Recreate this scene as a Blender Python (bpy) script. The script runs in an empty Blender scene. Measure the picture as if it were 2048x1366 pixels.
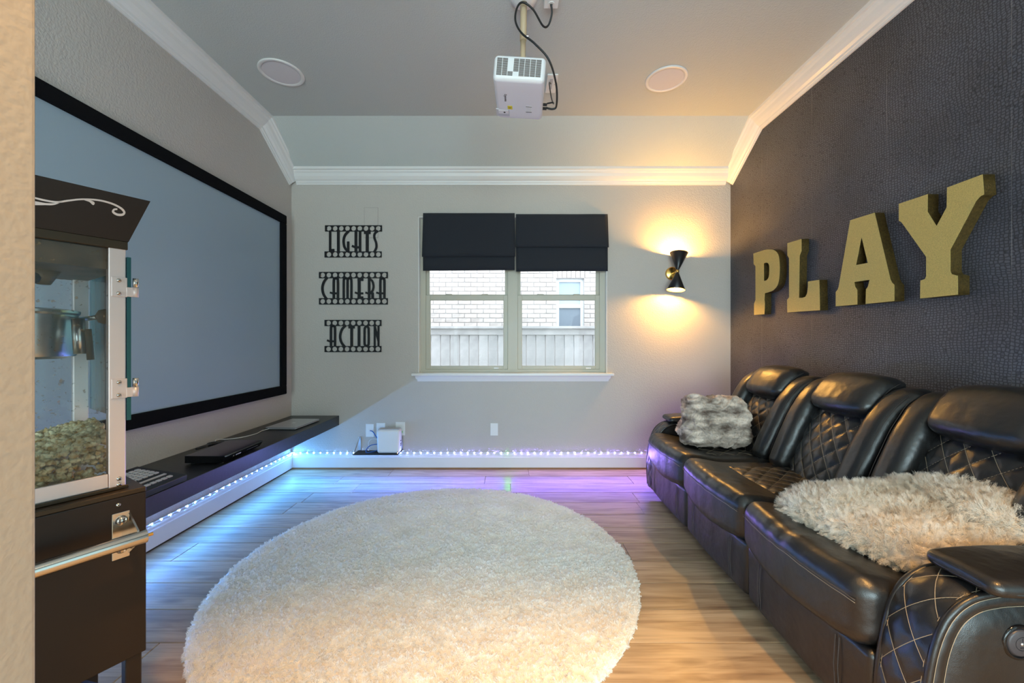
import bpy, bmesh, math, random
from math import sin, cos, pi, sqrt, atan2
from mathutils import Vector, Matrix, noise

SC = bpy.context.scene
COL = SC.collection
random.seed(7)

# ------------------------------------------------------------------ camera
F = 796.0            # focal length in pixels of the 2048 wide frame
CAMH = 1.16
cam_d = bpy.data.cameras.new('camera')
cam_d.sensor_width = 36.0
cam_d.sensor_fit = 'HORIZONTAL'
cam_d.lens = 36.0 * F / 2048.0
cam_d.clip_start = 0.02
cam = bpy.data.objects.new('camera', cam_d)
cam.location = (0, 0, CAMH)
cam.rotation_euler = (pi / 2, 0, 0)
COL.objects.link(cam)
SC.camera = cam

# ------------------------------------------------------------------ sky, lights, exposure
SC.view_settings.view_transform = 'Standard'
SC.view_settings.look = 'None'
SC.view_settings.gamma = 1.0
SC.view_settings.use_curve_mapping = False
SC.view_settings.exposure = -0.28
SKY_STRENGTH = 6.0
world = bpy.data.worlds.new('overcast_sky')
SC.world = world
world.use_nodes = True
bg = world.node_tree.nodes['Background']
bg.inputs['Color'].default_value = (0.74, 0.87, 1.0, 1)
bg.inputs['Strength'].default_value = SKY_STRENGTH

def lamp(name, kind, loc, energy, color, rot=(0, 0, 0), parent=None, **kw):
    d = bpy.data.lights.new(name, kind)
    d.energy = energy
    d.color = color
    for k, v in kw.items():
        setattr(d, k, v)
    o = bpy.data.objects.new(name, d)
    o.location = loc
    o.rotation_euler = rot
    COL.objects.link(o)
    if parent:
        o.parent = parent
    return o

FILL_HALL = 300.0  # added cool area light in the hall, behind the camera
FILL_SIDE = 16.0       # added cool fill on the sofa side of the adjoining room
ADDED_LAMP_W = 18.0         # added warm floor lamp, unseen behind the viewer      # the hall fill is an added cool area light
CAN_W = 320.0          # invented, unseen downlights for the warm light on the near floor
SCONCE_W = 165.0
LED_S = 38.0
lamp('added_fill_behind_camera', 'AREA', (0.0, -3.3, 1.25), FILL_HALL, (0.68, 0.92, 1.0), (pi / 2, 0, 0), shape='RECTANGLE', size=3.6, size_y=2.1)  # added cool fill in front of the closed hall wall, unseen
lamp('added_fill_side', 'AREA', (1.975, -1.0, 1.15), FILL_SIDE, (0.56, 0.93, 1.0), (0, pi / 2, 0), shape='RECTANGLE', size=1.9, size_y=1.8)  # added cool fill on the hall's sofa side, unseen
CANS = [(-0.22, 0.06), (1.0, 0.02)]
for cx_, cy_ in CANS:
    lamp('invented_downlight_beam', 'SPOT', (cx_, cy_, 2.955), CAN_W, (1.0, 0.50, 0.13), (0, 0, 0), spot_size=math.radians(72), spot_blend=0.55, shadow_soft_size=0.06)

# ------------------------------------------------------------------ materials
MATS = {}
def nmat(name):
    m = bpy.data.materials.new(name)
    m.use_nodes = True
    MATS[name] = m
    nt = m.node_tree
    return m, nt, nt.nodes['Principled BSDF']

def N(nt, typ, **kw):
    n = nt.nodes.new(typ)
    for k, v in kw.items():
        if hasattr(n, k) and not k.startswith('i_'):
            setattr(n, k, v)
    return n

def mat(name, col, rough=0.5, metal=0.0, spec=0.5, bump=0.0, bscale=100.0, vary=0.0, vscale=6.0, coat=0.0, bdetail=3.0, objrand=0.0, emit=None, estr=0.0, sheen=0.0):
    m, nt, p = nmat(name)
    p.inputs['Base Color'].default_value = (*col, 1)
    p.inputs['Roughness'].default_value = rough
    p.inputs['Metallic'].default_value = metal
    p.inputs['Specular IOR Level'].default_value = spec
    p.inputs['Coat Weight'].default_value = coat
    p.inputs['Sheen Weight'].default_value = sheen
    if emit:
        p.inputs['Emission Color'].default_value = (*emit, 1)
        p.inputs['Emission Strength'].default_value = estr
    tc = N(nt, 'ShaderNodeTexCoord')
    if bump > 0:
        n = N(nt, 'ShaderNodeTexNoise')
        n.inputs['Scale'].default_value = bscale
        n.inputs['Detail'].default_value = bdetail
        nt.links.new(tc.outputs['Object'], n.inputs['Vector'])
        b = N(nt, 'ShaderNodeBump')
        b.inputs['Strength'].default_value = bump
        b.inputs['Distance'].default_value = 0.01
        nt.links.new(n.outputs['Fac'], b.inputs['Height'])
        nt.links.new(b.outputs['Normal'], p.inputs['Normal'])
    if vary > 0 or objrand > 0:
        n = N(nt, 'ShaderNodeTexNoise')
        n.inputs['Scale'].default_value = vscale
        n.inputs['Detail'].default_value = 4
        nt.links.new(tc.outputs['Object'], n.inputs['Vector'])
        mr = N(nt, 'ShaderNodeMapRange')
        mr.inputs['From Min'].default_value = 0.3
        mr.inputs['From Max'].default_value = 0.7
        mr.inputs['To Min'].default_value = 1 - vary
        mr.inputs['To Max'].default_value = 1 + vary
        nt.links.new(n.outputs['Fac'], mr.inputs['Value'])
        hs = N(nt, 'ShaderNodeHueSaturation')
        hs.inputs['Color'].default_value = (*col, 1)
        if objrand > 0:
            oi = N(nt, 'ShaderNodeObjectInfo')
            m2 = N(nt, 'ShaderNodeMapRange')
            m2.inputs['To Min'].default_value = 1 - objrand
            m2.inputs['To Max'].default_value = 1 + objrand
            nt.links.new(oi.outputs['Random'], m2.inputs['Value'])
            mm = N(nt, 'ShaderNodeMath', operation='MULTIPLY')
            nt.links.new(m2.outputs['Result'], mm.inputs[0])
            nt.links.new(mr.outputs['Result'], mm.inputs[1])
            nt.links.new(mm.outputs[0], hs.inputs['Value'])
        else:
            nt.links.new(mr.outputs['Result'], hs.inputs['Value'])
        nt.links.new(hs.outputs['Color'], p.inputs['Base Color'])
    return m

def emit_mat(name, col, strength):
    m, nt, p = nmat(name)
    p.inputs['Base Color'].default_value = (*col, 1)
    p.inputs['Emission Color'].default_value = (*col, 1)
    p.inputs['Emission Strength'].default_value = strength
    return m

def glass_mat(name, tint, refl=0.06, specks=0.0):
    m, nt, p = nmat(name)
    nt.nodes.remove(p)
    out = nt.nodes['Material Output']
    tr = N(nt, 'ShaderNodeBsdfTransparent'); tr.inputs['Color'].default_value = (*tint, 1)
    gl = N(nt, 'ShaderNodeBsdfGlossy'); gl.inputs['Roughness'].default_value = 0.02
    fr = N(nt, 'ShaderNodeFresnel'); fr.inputs['IOR'].default_value = 1.25 + refl
    mx = N(nt, 'ShaderNodeMixShader')
    nt.links.new(fr.outputs[0], mx.inputs[0]); nt.links.new(tr.outputs[0], mx.inputs[1]); nt.links.new(gl.outputs[0], mx.inputs[2])
    last = mx
    if specks > 0:
        tc = N(nt, 'ShaderNodeTexCoord')
        n = N(nt, 'ShaderNodeTexNoise'); n.inputs['Scale'].default_value = 90; n.inputs['Detail'].default_value = 2
        nt.links.new(tc.outputs['Object'], n.inputs['Vector'])
        r = N(nt, 'ShaderNodeValToRGB'); r.color_ramp.elements[0].position = 0.66; r.color_ramp.elements[1].position = 0.72
        nt.links.new(n.outputs['Fac'], r.inputs[0])
        n2 = N(nt, 'ShaderNodeTexNoise'); n2.inputs['Scale'].default_value = 9
        nt.links.new(tc.outputs['Object'], n2.inputs['Vector'])
        ad = N(nt, 'ShaderNodeMath', operation='MULTIPLY_ADD'); ad.inputs[1].default_value = specks
        ml = N(nt, 'ShaderNodeMath', operation='MULTIPLY'); ml.inputs[1].default_value = 0.05
        nt.links.new(n2.outputs['Fac'], ml.inputs[0])
        nt.links.new(r.outputs['Color'], ad.inputs[0]); nt.links.new(ml.outputs[0], ad.inputs[2])
        df = N(nt, 'ShaderNodeBsdfDiffuse'); df.inputs['Color'].default_value = (0.30, 0.22, 0.12, 1)
        m2 = N(nt, 'ShaderNodeMixShader')
        nt.links.new(ad.outputs[0], m2.inputs[0]); nt.links.new(mx.outputs[0], m2.inputs[1]); nt.links.new(df.outputs[0], m2.inputs[2])
        last = m2
    nt.links.new(last.outputs[0], out.inputs['Surface'])
    return m

def ramp_of(nt, stops):
    r = N(nt, 'ShaderNodeValToRGB')
    els = r.color_ramp.elements
    while len(els) < len(stops):
        els.new(0.5)
    for e, (pos, c) in zip(els, stops):
        e.position = pos; e.color = (*c, 1)
    return r

mat('paint', (0.545, 0.505, 0.46), 0.75, bump=0.35, bscale=95, bdetail=2)
mat('paint_warm_lit', (0.46, 0.41, 0.33), 0.7, bump=0.10, bscale=90, bdetail=2)  # the room's wall paint with the warm lamp light put into its colour
mat('paint_cool_lit', (0.55, 0.585, 0.565), 0.7, bump=0.25, bscale=110, bdetail=2)  # same paint as the walls, cool light put into its colour
mat('trim_white', (0.80, 0.79, 0.77), 0.32)
mat('frame_cream', (0.52, 0.49, 0.40), 0.4)
mat('plate_white', (0.82, 0.82, 0.80), 0.35)
mat('black_paint', (0.008, 0.008, 0.009), 0.45, spec=0.3)
mat('velvet', (0.006, 0.006, 0.007), 0.95, spec=0.1, bump=0.3, bscale=300)
mat('screen_cloth', (0.31, 0.41, 0.475), 0.33, spec=0.5)
mat('shade_cloth', (0.020, 0.023, 0.031), 0.75, spec=0.25, bump=0.3, bscale=700, sheen=0.1)
mat('black_wood', (0.012, 0.013, 0.014), 0.33, bump=0.05, bscale=40)
mat('gloss_black', (0.006, 0.006, 0.007), 0.10)
mat('plastic_black', (0.012, 0.012, 0.013), 0.4)
mat('aluminium', (0.60, 0.60, 0.62), 0.35, metal=0.9)
mat('pale_metal', (0.78, 0.68, 0.66), 0.38, metal=0.35)
mat('steel', (0.62, 0.60, 0.56), 0.16, metal=1.0)
mat('dull_steel', (0.60, 0.59, 0.57), 0.28, metal=1.0, vary=0.25, vscale=12)
mat('brass', (0.80, 0.50, 0.14), 0.25, metal=1.0)
mat('gold_inside', (0.85, 0.58, 0.18), 0.35, metal=0.6)
mat('sconce_black', (0.010, 0.010, 0.012), 0.30, spec=0.5)
mat('gold_face', (0.62, 0.49, 0.16), 0.55, metal=0.35, bump=0.5, bscale=420, vary=0.16, vscale=260)
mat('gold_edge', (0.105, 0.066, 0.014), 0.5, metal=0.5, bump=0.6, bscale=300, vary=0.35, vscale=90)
mat('cart_brown', (0.018, 0.0115, 0.009), 0.42, spec=0.4)
mat('cart_lip', (0.05, 0.034, 0.018), 0.4, metal=0.4)
mat('teal_edge', (0.02, 0.11, 0.13), 0.15)
mat('button_grey', (0.05, 0.05, 0.06), 0.4)
mat('thread', (0.36, 0.29, 0.20), 0.7)
mat('thread_dark', (0.06, 0.05, 0.045), 0.7)
mat('cable_black', (0.01, 0.01, 0.011), 0.45)
mat('cable_white', (0.75, 0.75, 0.73), 0.45)
mat('cable_blue', (0.02, 0.12, 0.45), 0.4)
mat('plug_green', (0.12, 0.55, 0.06), 0.5)
mat('projector_white', (0.80, 0.80, 0.82), 0.38)
mat('vent_dark', (0.10, 0.075, 0.055), 0.7)
mat('pole_cream', (0.58, 0.43, 0.27), 0.5)
mat('sticker_yellow', (0.75, 0.62, 0.02), 0.5)
mat('sticker_grey', (0.55, 0.57, 0.60), 0.5)
mat('ink', (0.02, 0.02, 0.025), 0.6)
mat('speaker_mesh', (0.76, 0.73, 0.75), 0.7, bump=0.4, bscale=500)
mat('laptop_alu', (0.58, 0.59, 0.60), 0.30, metal=0.75)
mat('logo_white', (0.85, 0.86, 0.88), 0.3)
mat('key_grey', (0.62, 0.58, 0.58), 0.5)
mat('lcd_red', (0.35, 0.06, 0.03), 0.3, emit=(0.9, 0.12, 0.04), estr=0.25)
mat('scroll_white', (0.86, 0.80, 0.78), 0.5)
mat('grease_brown', (0.16, 0.10, 0.05), 0.5, vary=0.4, vscale=15)
mat('led_tape', (0.75, 0.78, 0.85), 0.4)
mat('subfloor', (0.10, 0.07, 0.045), 0.8)
mat('shoe_wood', (0.30, 0.15, 0.06), 0.45, vary=0.2, vscale=5)
mat('dark_gap', (0.01, 0.009, 0.008), 0.9)
mat('mortar', (0.47, 0.44, 0.43), 0.9)
mat('brick', (0.60, 0.51, 0.46), 0.9, bump=0.4, bscale=40, vary=0.16, vscale=10, objrand=0.16)
mat('fence_wood', (0.42, 0.39, 0.38), 0.85, bump=0.3, bscale=25, vary=0.2, vscale=4, objrand=0.12)
mat('ground', (0.20, 0.19, 0.13), 0.95, vary=0.3, vscale=3)
mat('house_white', (0.78, 0.79, 0.80), 0.5)
mat('house_pane', (0.45, 0.52, 0.58), 0.12)
mat('house_screen', (0.20, 0.23, 0.27), 0.6)
glass_mat('window_glass', (0.97, 0.985, 0.98), -0.12)
glass_mat('cabinet_glass', (0.965, 0.985, 0.985), 0.0, specks=0.45)
glass_mat('door_glass', (0.55, 0.78, 0.80), 0.12)
emit_mat('bulb', (1.0, 0.72, 0.35), 14.0)
emit_mat('can_glow', (1.0, 0.75, 0.45), 12.0)

def shade_mat():
    m, nt, p = nmat('lamp_shade')
    nt.nodes.remove(p)
    d1 = N(nt, 'ShaderNodeBsdfDiffuse'); d1.inputs['Color'].default_value = (0.85, 0.78, 0.62, 1)
    t1 = N(nt, 'ShaderNodeBsdfTranslucent'); t1.inputs['Color'].default_value = (0.95, 0.88, 0.72, 1)
    mx = N(nt, 'ShaderNodeMixShader'); mx.inputs[0].default_value = 0.75
    nt.links.new(d1.outputs[0], mx.inputs[1]); nt.links.new(t1.outputs[0], mx.inputs[2])
    nt.links.new(mx.outputs[0], nt.nodes['Material Output'].inputs['Surface'])
shade_mat()

# leather
def leather():
    m, nt, p = nmat('leather')
    p.inputs['Base Color'].default_value = (0.0105, 0.0098, 0.0100, 1)
    p.inputs['Roughness'].default_value = 0.34
    p.inputs['Specular IOR Level'].default_value = 0.75
    tc = N(nt, 'ShaderNodeTexCoord')
    v = N(nt, 'ShaderNodeTexVoronoi'); v.inputs['Scale'].default_value = 420
    n = N(nt, 'ShaderNodeTexNoise'); n.inputs['Scale'].default_value = 16; n.inputs['Detail'].default_value = 2
    nt.links.new(tc.outputs['Object'], v.inputs['Vector']); nt.links.new(tc.outputs['Object'], n.inputs['Vector'])
    b = N(nt, 'ShaderNodeBump'); b.inputs['Strength'].default_value = 0.10; b.inputs['Distance'].default_value = 0.002
    nt.links.new(v.outputs['Distance'], b.inputs['Height'])
    b2 = N(nt, 'ShaderNodeBump'); b2.inputs['Strength'].default_value = 0.35; b2.inputs['Distance'].default_value = 0.012
    nt.links.new(n.outputs['Fac'], b2.inputs['Height']); nt.links.new(b.outputs['Normal'], b2.inputs['Normal'])
    nt.links.new(b2.outputs['Normal'], p.inputs['Normal'])
leather()

# dark reptile-skin wallpaper on the right wall
def wallpaper():
    m, nt, p = nmat('wallpaper')
    p.inputs['Roughness'].default_value = 0.5
    p.inputs['Specular IOR Level'].default_value = 0.45
    tc = N(nt, 'ShaderNodeTexCoord')
    n = N(nt, 'ShaderNodeTexNoise'); n.inputs['Scale'].default_value = 3.2; n.inputs['Detail'].default_value = 2
    nt.links.new(tc.outputs['Object'], n.inputs['Vector'])
    mx = N(nt, 'ShaderNodeMixRGB', blend_type='LINEAR_LIGHT'); mx.inputs[0].default_value = 0.035
    nt.links.new(tc.outputs['Object'], mx.inputs[1]); nt.links.new(n.outputs['Color'], mx.inputs[2])
    mp = N(nt, 'ShaderNodeMapping'); mp.inputs['Scale'].default_value = (0.0, 1.0, 1.18)
    nt.links.new(mx.outputs[0], mp.inputs['Vector'])
    v = N(nt, 'ShaderNodeTexVoronoi', feature='DISTANCE_TO_EDGE'); v.inputs['Scale'].default_value = 70; v.inputs['Randomness'].default_value = 0.42
    nt.links.new(mp.outputs[0], v.inputs['Vector'])
    r = ramp_of(nt, [(0.03, (0.029, 0.028, 0.033)), (0.24, (0.100, 0.103, 0.120))])
    nt.links.new(v.outputs['Distance'], r.inputs[0])
    n2 = N(nt, 'ShaderNodeTexNoise'); n2.inputs['Scale'].default_value = 2.2; n2.inputs['Detail'].default_value = 3
    nt.links.new(tc.outputs['Object'], n2.inputs['Vector'])
    mr = N(nt, 'ShaderNodeMapRange'); mr.inputs['From Min'].default_value = 0.3; mr.inputs['From Max'].default_value = 0.7; mr.inputs['To Min'].default_value = 0.75; mr.inputs['To Max'].default_value = 1.25
    nt.links.new(n2.outputs['Fac'], mr.inputs['Value'])
    hs = N(nt, 'ShaderNodeHueSaturation'); nt.links.new(mr.outputs[0], hs.inputs['Value']); nt.links.new(r.outputs['Color'], hs.inputs['Color'])
    # hairline seams between the paper's lengths, worn pale here and there
    sp = N(nt, 'ShaderNodeSeparateXYZ'); nt.links.new(tc.outputs['Object'], sp.inputs[0])
    md = N(nt, 'ShaderNodeMath', operation='PINGPONG'); md.inputs[1].default_value = 0.265
    nt.links.new(sp.outputs['Y'], md.inputs[0])
    lt = N(nt, 'ShaderNodeMath', operation='LESS_THAN'); lt.inputs[1].default_value = 0.0012
    nt.links.new(md.outputs[0], lt.inputs[0])
    n3 = N(nt, 'ShaderNodeTexNoise'); n3.inputs['Scale'].default_value = 3.0; nt.links.new(tc.outputs['Object'], n3.inputs['Vector'])
    r3 = ramp_of(nt, [(0.45, (0.1, 0.1, 0.1)), (0.66, (0.5, 0.5, 0.5))]); nt.links.new(n3.outputs['Fac'], r3.inputs[0])
    m3 = N(nt, 'ShaderNodeMath', operation='MULTIPLY'); nt.links.new(lt.outputs[0], m3.inputs[0]); nt.links.new(r3.outputs[0], m3.inputs[1])
    mz = N(nt, 'ShaderNodeMixRGB'); mz.inputs[2].default_value = (0.30, 0.29, 0.28, 1)
    nt.links.new(m3.outputs[0], mz.inputs[0]); nt.links.new(hs.outputs[0], mz.inputs[1])
    nt.links.new(mz.outputs[0], p.inputs['Base Color'])
    b = N(nt, 'ShaderNodeBump'); b.inputs['Strength'].default_value = 0.5; b.inputs['Distance'].default_value = 0.002
    nt.links.new(r.outputs['Color'], b.inputs['Height']); nt.links.new(b.outputs['Normal'], p.inputs['Normal'])
wallpaper()

def plank_wood():
    m, nt, p = nmat('plank_wood')
    p.inputs['Roughness'].default_value = 0.34
    p.inputs['Specular IOR Level'].default_value = 0.5
    tc = N(nt, 'ShaderNodeTexCoord'); oi = N(nt, 'ShaderNodeObjectInfo')
    cb = N(nt, 'ShaderNodeCombineXYZ')
    ml = N(nt, 'ShaderNodeMath', operation='MULTIPLY'); ml.inputs[1].default_value = 57.0
    nt.links.new(oi.outputs['Random'], ml.inputs[0])
    for i in range(3):
        nt.links.new(ml.outputs[0], cb.inputs[i])
    ad = N(nt, 'ShaderNodeVectorMath', operation='ADD')
    nt.links.new(tc.outputs['Object'], ad.inputs[0]); nt.links.new(cb.outputs[0], ad.inputs[1])
    mp = N(nt, 'ShaderNodeMapping'); mp.inputs['Scale'].default_value = (1.6, 15.0, 15.0)
    nt.links.new(ad.outputs[0], mp.inputs['Vector'])
    n = N(nt, 'ShaderNodeTexNoise'); n.inputs['Scale'].default_value = 1.6; n.inputs['Detail'].default_value = 6; n.inputs['Distortion'].default_value = 0.9
    nt.links.new(mp.outputs[0], n.inputs['Vector'])
    r = ramp_of(nt, [(0.26, (0.24, 0.16, 0.095)), (0.40, (0.36, 0.25, 0.15)), (0.54, (0.47, 0.345, 0.215)), (0.75, (0.56, 0.43, 0.285))])
    nt.links.new(n.outputs['Fac'], r.inputs[0])
    mp2 = N(nt, 'ShaderNodeMapping'); mp2.inputs['Scale'].default_value = (3.0, 90.0, 90.0)
    nt.links.new(ad.outputs[0], mp2.inputs['Vector'])
    n2 = N(nt, 'ShaderNodeTexNoise'); n2.inputs['Scale'].default_value = 1.0; n2.inputs['Detail'].default_value = 3
    nt.links.new(mp2.outputs[0], n2.inputs['Vector'])
    mr = N(nt, 'ShaderNodeMapRange'); mr.inputs['From Min'].default_value = 0.3; mr.inputs['From Max'].default_value = 0.7; mr.inputs['To Min'].default_value = 0.84; mr.inputs['To Max'].default_value = 1.1
    nt.links.new(n2.outputs['Fac'], mr.inputs['Value'])
    m2 = N(nt, 'ShaderNodeMapRange'); m2.inputs['To Min'].default_value = 0.80; m2.inputs['To Max'].default_value = 1.12
    nt.links.new(oi.outputs['Random'], m2.inputs['Value'])
    mm = N(nt, 'ShaderNodeMath', operation='MULTIPLY'); nt.links.new(mr.outputs[0], mm.inputs[0]); nt.links.new(m2.outputs[0], mm.inputs[1])
    hs = N(nt, 'ShaderNodeHueSaturation'); nt.links.new(mm.outputs[0], hs.inputs['Value']); nt.links.new(r.outputs[0], hs.inputs['Color'])
    # knots
    mp3 = N(nt, 'ShaderNodeMapping'); mp3.inputs['Scale'].default_value = (2.0, 7.0, 0.0)
    nt.links.new(ad.outputs[0], mp3.inputs['Vector'])
    v = N(nt, 'ShaderNodeTexVoronoi'); v.inputs['Scale'].default_value = 0.9
    nt.links.new(mp3.outputs[0], v.inputs['Vector'])
    rk = ramp_of(nt, [(0.03, (1, 1, 1)), (0.14, (0, 0, 0))])
    nt.links.new(v.outputs['Distance'], rk.inputs[0])
    mk = N(nt, 'ShaderNodeMixRGB'); mk.inputs[2].default_value = (0.14, 0.085, 0.05, 1)
    k2 = N(nt, 'ShaderNodeMath', operation='MULTIPLY'); k2.inputs[1].default_value = 0.7
    nt.links.new(rk.outputs[0], k2.inputs[0]); nt.links.new(k2.outputs[0], mk.inputs[0]); nt.links.new(hs.outputs[0], mk.inputs[1])
    nt.links.new(mk.outputs[0], p.inputs['Base Color'])
    b = N(nt, 'ShaderNodeBump'); b.inputs['Strength'].default_value = 0.08; b.inputs['Distance'].default_value = 0.003
    nt.links.new(n2.outputs['Fac'], b.inputs['Height']); nt.links.new(b.outputs['Normal'], p.inputs['Normal'])
plank_wood()

def fur_mat(name, c0, c1, scale, rough=0.7, stretch=(1, 1, 1)):
    m, nt, p = nmat(name)
    p.inputs['Roughness'].default_value = rough
    p.inputs['Specular IOR Level'].default_value = 0.25
    tc = N(nt, 'ShaderNodeTexCoord')
    mp = N(nt, 'ShaderNodeMapping'); mp.inputs['Scale'].default_value = stretch
    nt.links.new(tc.outputs['Object'], mp.inputs['Vector'])
    n = N(nt, 'ShaderNodeTexNoise'); n.inputs['Scale'].default_value = scale; n.inputs['Detail'].default_value = 4
    nt.links.new(mp.outputs[0], n.inputs['Vector'])
    r = ramp_of(nt, [(0.34, c0), (0.62, c1)])
    nt.links.new(n.outputs['Fac'], r.inputs[0])
    nt.links.new(r.outputs[0], p.inputs['Base Color'])
fur_mat('popcorn', (0.52, 0.30, 0.08), (0.98, 0.87, 0.57), 55)
fur_mat('rug_wool', (0.92, 0.89, 0.83), (0.96, 0.94, 0.90), 5)
fur_mat('fur_cream', (0.80, 0.71, 0.58), (0.95, 0.90, 0.81), 9)
fur_mat('fur_grey', (0.19, 0.135, 0.105), (0.88, 0.75, 0.64), 8, stretch=(1, 1, 2.4))

# ------------------------------------------------------------------ mesh helpers
def tagp(o, label=None, cat=None, group=None, kind=None):
    if label: o['label'] = label
    if cat: o['category'] = cat
    if group: o['group'] = group
    if kind: o['kind'] = kind
    return o

def empty(name, loc=(0, 0, 0), rz=0.0, **kw):
    o = bpy.data.objects.new(name, None)
    o.empty_display_size = 0.1
    o.location = loc
    o.rotation_euler = (0, 0, rz)
    COL.objects.link(o)
    return tagp(o, **kw)

def link(name, me, m, parent=None, smooth=False, loc=None, rot=None, **kw):
    if m is not None:
        me.materials.clear(); me.materials.append(MATS[m])
    if smooth:
        me.polygons.foreach_set('use_smooth', [True] * len(me.polygons))
    o = bpy.data.objects.new(name, me)
    COL.objects.link(o)
    if parent: o.parent = parent
    if loc: o.location = loc
    if rot: o.rotation_euler = rot
    return tagp(o, **kw)

class MB:
    def __init__(s): s.v = []; s.f = []
    def add(s, vs, fs):
        b = len(s.v); s.v += [tuple(x) for x in vs]; s.f += [tuple(i + b for i in f) for f in fs]; return s
    def box(s, x0, x1, y0, y1, z0, z1):
        vs = [(x, y, z) for x in (x0, x1) for y in (y0, y1) for z in (z0, z1)]
        return s.add(vs, [(0, 1, 3, 2), (4, 6, 7, 5), (0, 4, 5, 1), (2, 3, 7, 6), (0, 2, 6, 4), (1, 5, 7, 3)])
    def bbox(s, x0, x1, y0, y1, z0, z1, b=0.004, seg=2):
        bm = bmesh.new(); bmesh.ops.create_cube(bm, size=1)
        for v in bm.verts:
            v.co = ((x0 + x1) / 2 + v.co.x * (x1 - x0), (y0 + y1) / 2 + v.co.y * (y1 - y0), (z0 + z1) / 2 + v.co.z * (z1 - z0))
        bmesh.ops.bevel(bm, geom=list(bm.edges), offset=b, segments=seg, profile=0.6, affect='EDGES')
        bm.verts.index_update()
        s.add([v.co for v in bm.verts], [[v.index for v in f.verts] for f in bm.faces]); bm.free()
        return s
    def tube(s, pts, r, n=8, closed=False, caps=True):
        pts = [Vector(p) for p in pts]
        m = len(pts)
        rr = r if isinstance(r, (list, tuple)) else [r] * m
        rings = []; up = None
        for i, p in enumerate(pts):
            a = pts[(i - 1) % m] if (closed or i > 0) else p
            b = pts[(i + 1) % m] if (closed or i < m - 1) else p
            t = (b - a)
            t = t.normalized() if t.length > 1e-9 else Vector((0, 0, 1))
            if up is None:
                up = Vector((0, 0, 1)) if abs(t.z) < 0.9 else Vector((1, 0, 0))
            x = up - t * up.dot(t)
            x = x.normalized() if x.length > 1e-6 else t.orthogonal().normalized()
            up = x
            y = t.cross(x)
            rings.append([p + (x * cos(2 * pi * k / n) + y * sin(2 * pi * k / n)) * rr[i] for k in range(n)])
        vs = [q for rg in rings for q in rg]; fs = []
        for i in range(m if closed else m - 1):
            j = (i + 1) % m
            for k in range(n):
                fs.append((i * n + k, i * n + (k + 1) % n, j * n + (k + 1) % n, j * n + k))
        if caps and not closed:
            fs.append(tuple(range(n))[::-1]); fs.append(tuple((m - 1) * n + k for k in range(n)))
        return s.add(vs, fs)
    def lathe(s, prof, n=32, o=(0, 0, 0), axis='Z', cap0=False, cap1=False, mtx=None):
        vs = []; fs = []
        for (r, h) in prof:
            for k in range(n):
                a = 2 * pi * k / n; c, d = r * cos(a), r * sin(a)
                p = {'Z': (c, d, h), 'Y': (c, h, d), 'X': (h, c, d)}[axis]
                p = Vector(p)
                if mtx: p = mtx @ p
                vs.append((p[0] + o[0], p[1] + o[1], p[2] + o[2]))
        m = len(prof)
        for i in range(m - 1):
            for k in range(n):
                fs.append((i * n + k, i * n + (k + 1) % n, (i + 1) * n + (k + 1) % n, (i + 1) * n + k))
        if cap0: fs.append(tuple(range(n)))
        if cap1: fs.append(tuple((m - 1) * n + k for k in range(n)))
        return s.add(vs, fs)
    def prism(s, poly, fn, d0, d1):
        n = len(poly)
        vs = [fn(p[0], p[1], d0) for p in poly] + [fn(p[0], p[1], d1) for p in poly]
        fs = [tuple(range(n)), tuple(range(2 * n - 1, n - 1, -1))] + [(i, (i + 1) % n, n + (i + 1) % n, n + i) for i in range(n)]
        return s.add(vs, fs)
    def grid(s, fn, nu, nv):
        vs = [fn(i / nu, j / nv) for i in range(nu + 1) for j in range(nv + 1)]
        fs = [(i * (nv + 1) + j, (i + 1) * (nv + 1) + j, (i + 1) * (nv + 1) + j + 1, i * (nv + 1) + j + 1) for i in range(nu) for j in range(nv)]
        return s.add(vs, fs)
    def rbox(s, h, r, n=(8, 8, 8), fn=None, k=4):
        """rounded box, half sizes h, edge radius r; fn deforms each point"""
        ax = []
        for a in range(3):
            inner = h[a] - r
            edge = [inner + r * math.tan(pi / 4 * (q + 1) / k) for q in range(k)]
            mid = [-inner + 2 * inner * q / n[a] for q in range(n[a] + 1)]
            ax.append([-e for e in reversed(edge)] + mid + edge)
        seen = {}; vs = []; fs = []
        def vid(p):
            key = tuple(round(c, 6) for c in p)
            if key in seen: return seen[key]
            q = [max(-(h[a] - r), min(h[a] - r, p[a])) for a in range(3)]
            d = Vector([p[a] - q[a] for a in range(3)])
            if d.length > 1e-9: d = d.normalized() * r
            o = Vector(q) + d
            if fn: o = fn(o)
            vs.append(tuple(o)); seen[key] = len(vs) - 1
            return seen[key]
        for a in range(3):
            b, c = (a + 1) % 3, (a + 2) % 3
            for sg in (-1, 1):
                for i in range(len(ax[b]) - 1):
                    for j in range(len(ax[c]) - 1):
                        ids = []
                        for (ii, jj) in ((i, j), (i + 1, j), (i + 1, j + 1), (i, j + 1)):
                            p = [0, 0, 0]; p[a] = sg * h[a]; p[b] = ax[b][ii]; p[c] = ax[c][jj]
                            ids.append(vid(p))
                        fs.append(tuple(ids) if sg > 0 else tuple(reversed(ids)))
        return s.add(vs, fs)
    def xf(s, fn, start=0):
        s.v = s.v[:start] + [tuple(fn(Vector(p))) for p in s.v[start:]]; return s
    def mesh(s, name='mesh', fix=True):
        me = bpy.data.meshes.new(name)
        me.from_pydata(s.v, [], s.f); me.update()
        if fix:
            bm = bmesh.new(); bm.from_mesh(me)
            bmesh.ops.recalc_face_normals(bm, faces=bm.faces); bm.to_mesh(me); bm.free()
        return me
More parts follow.
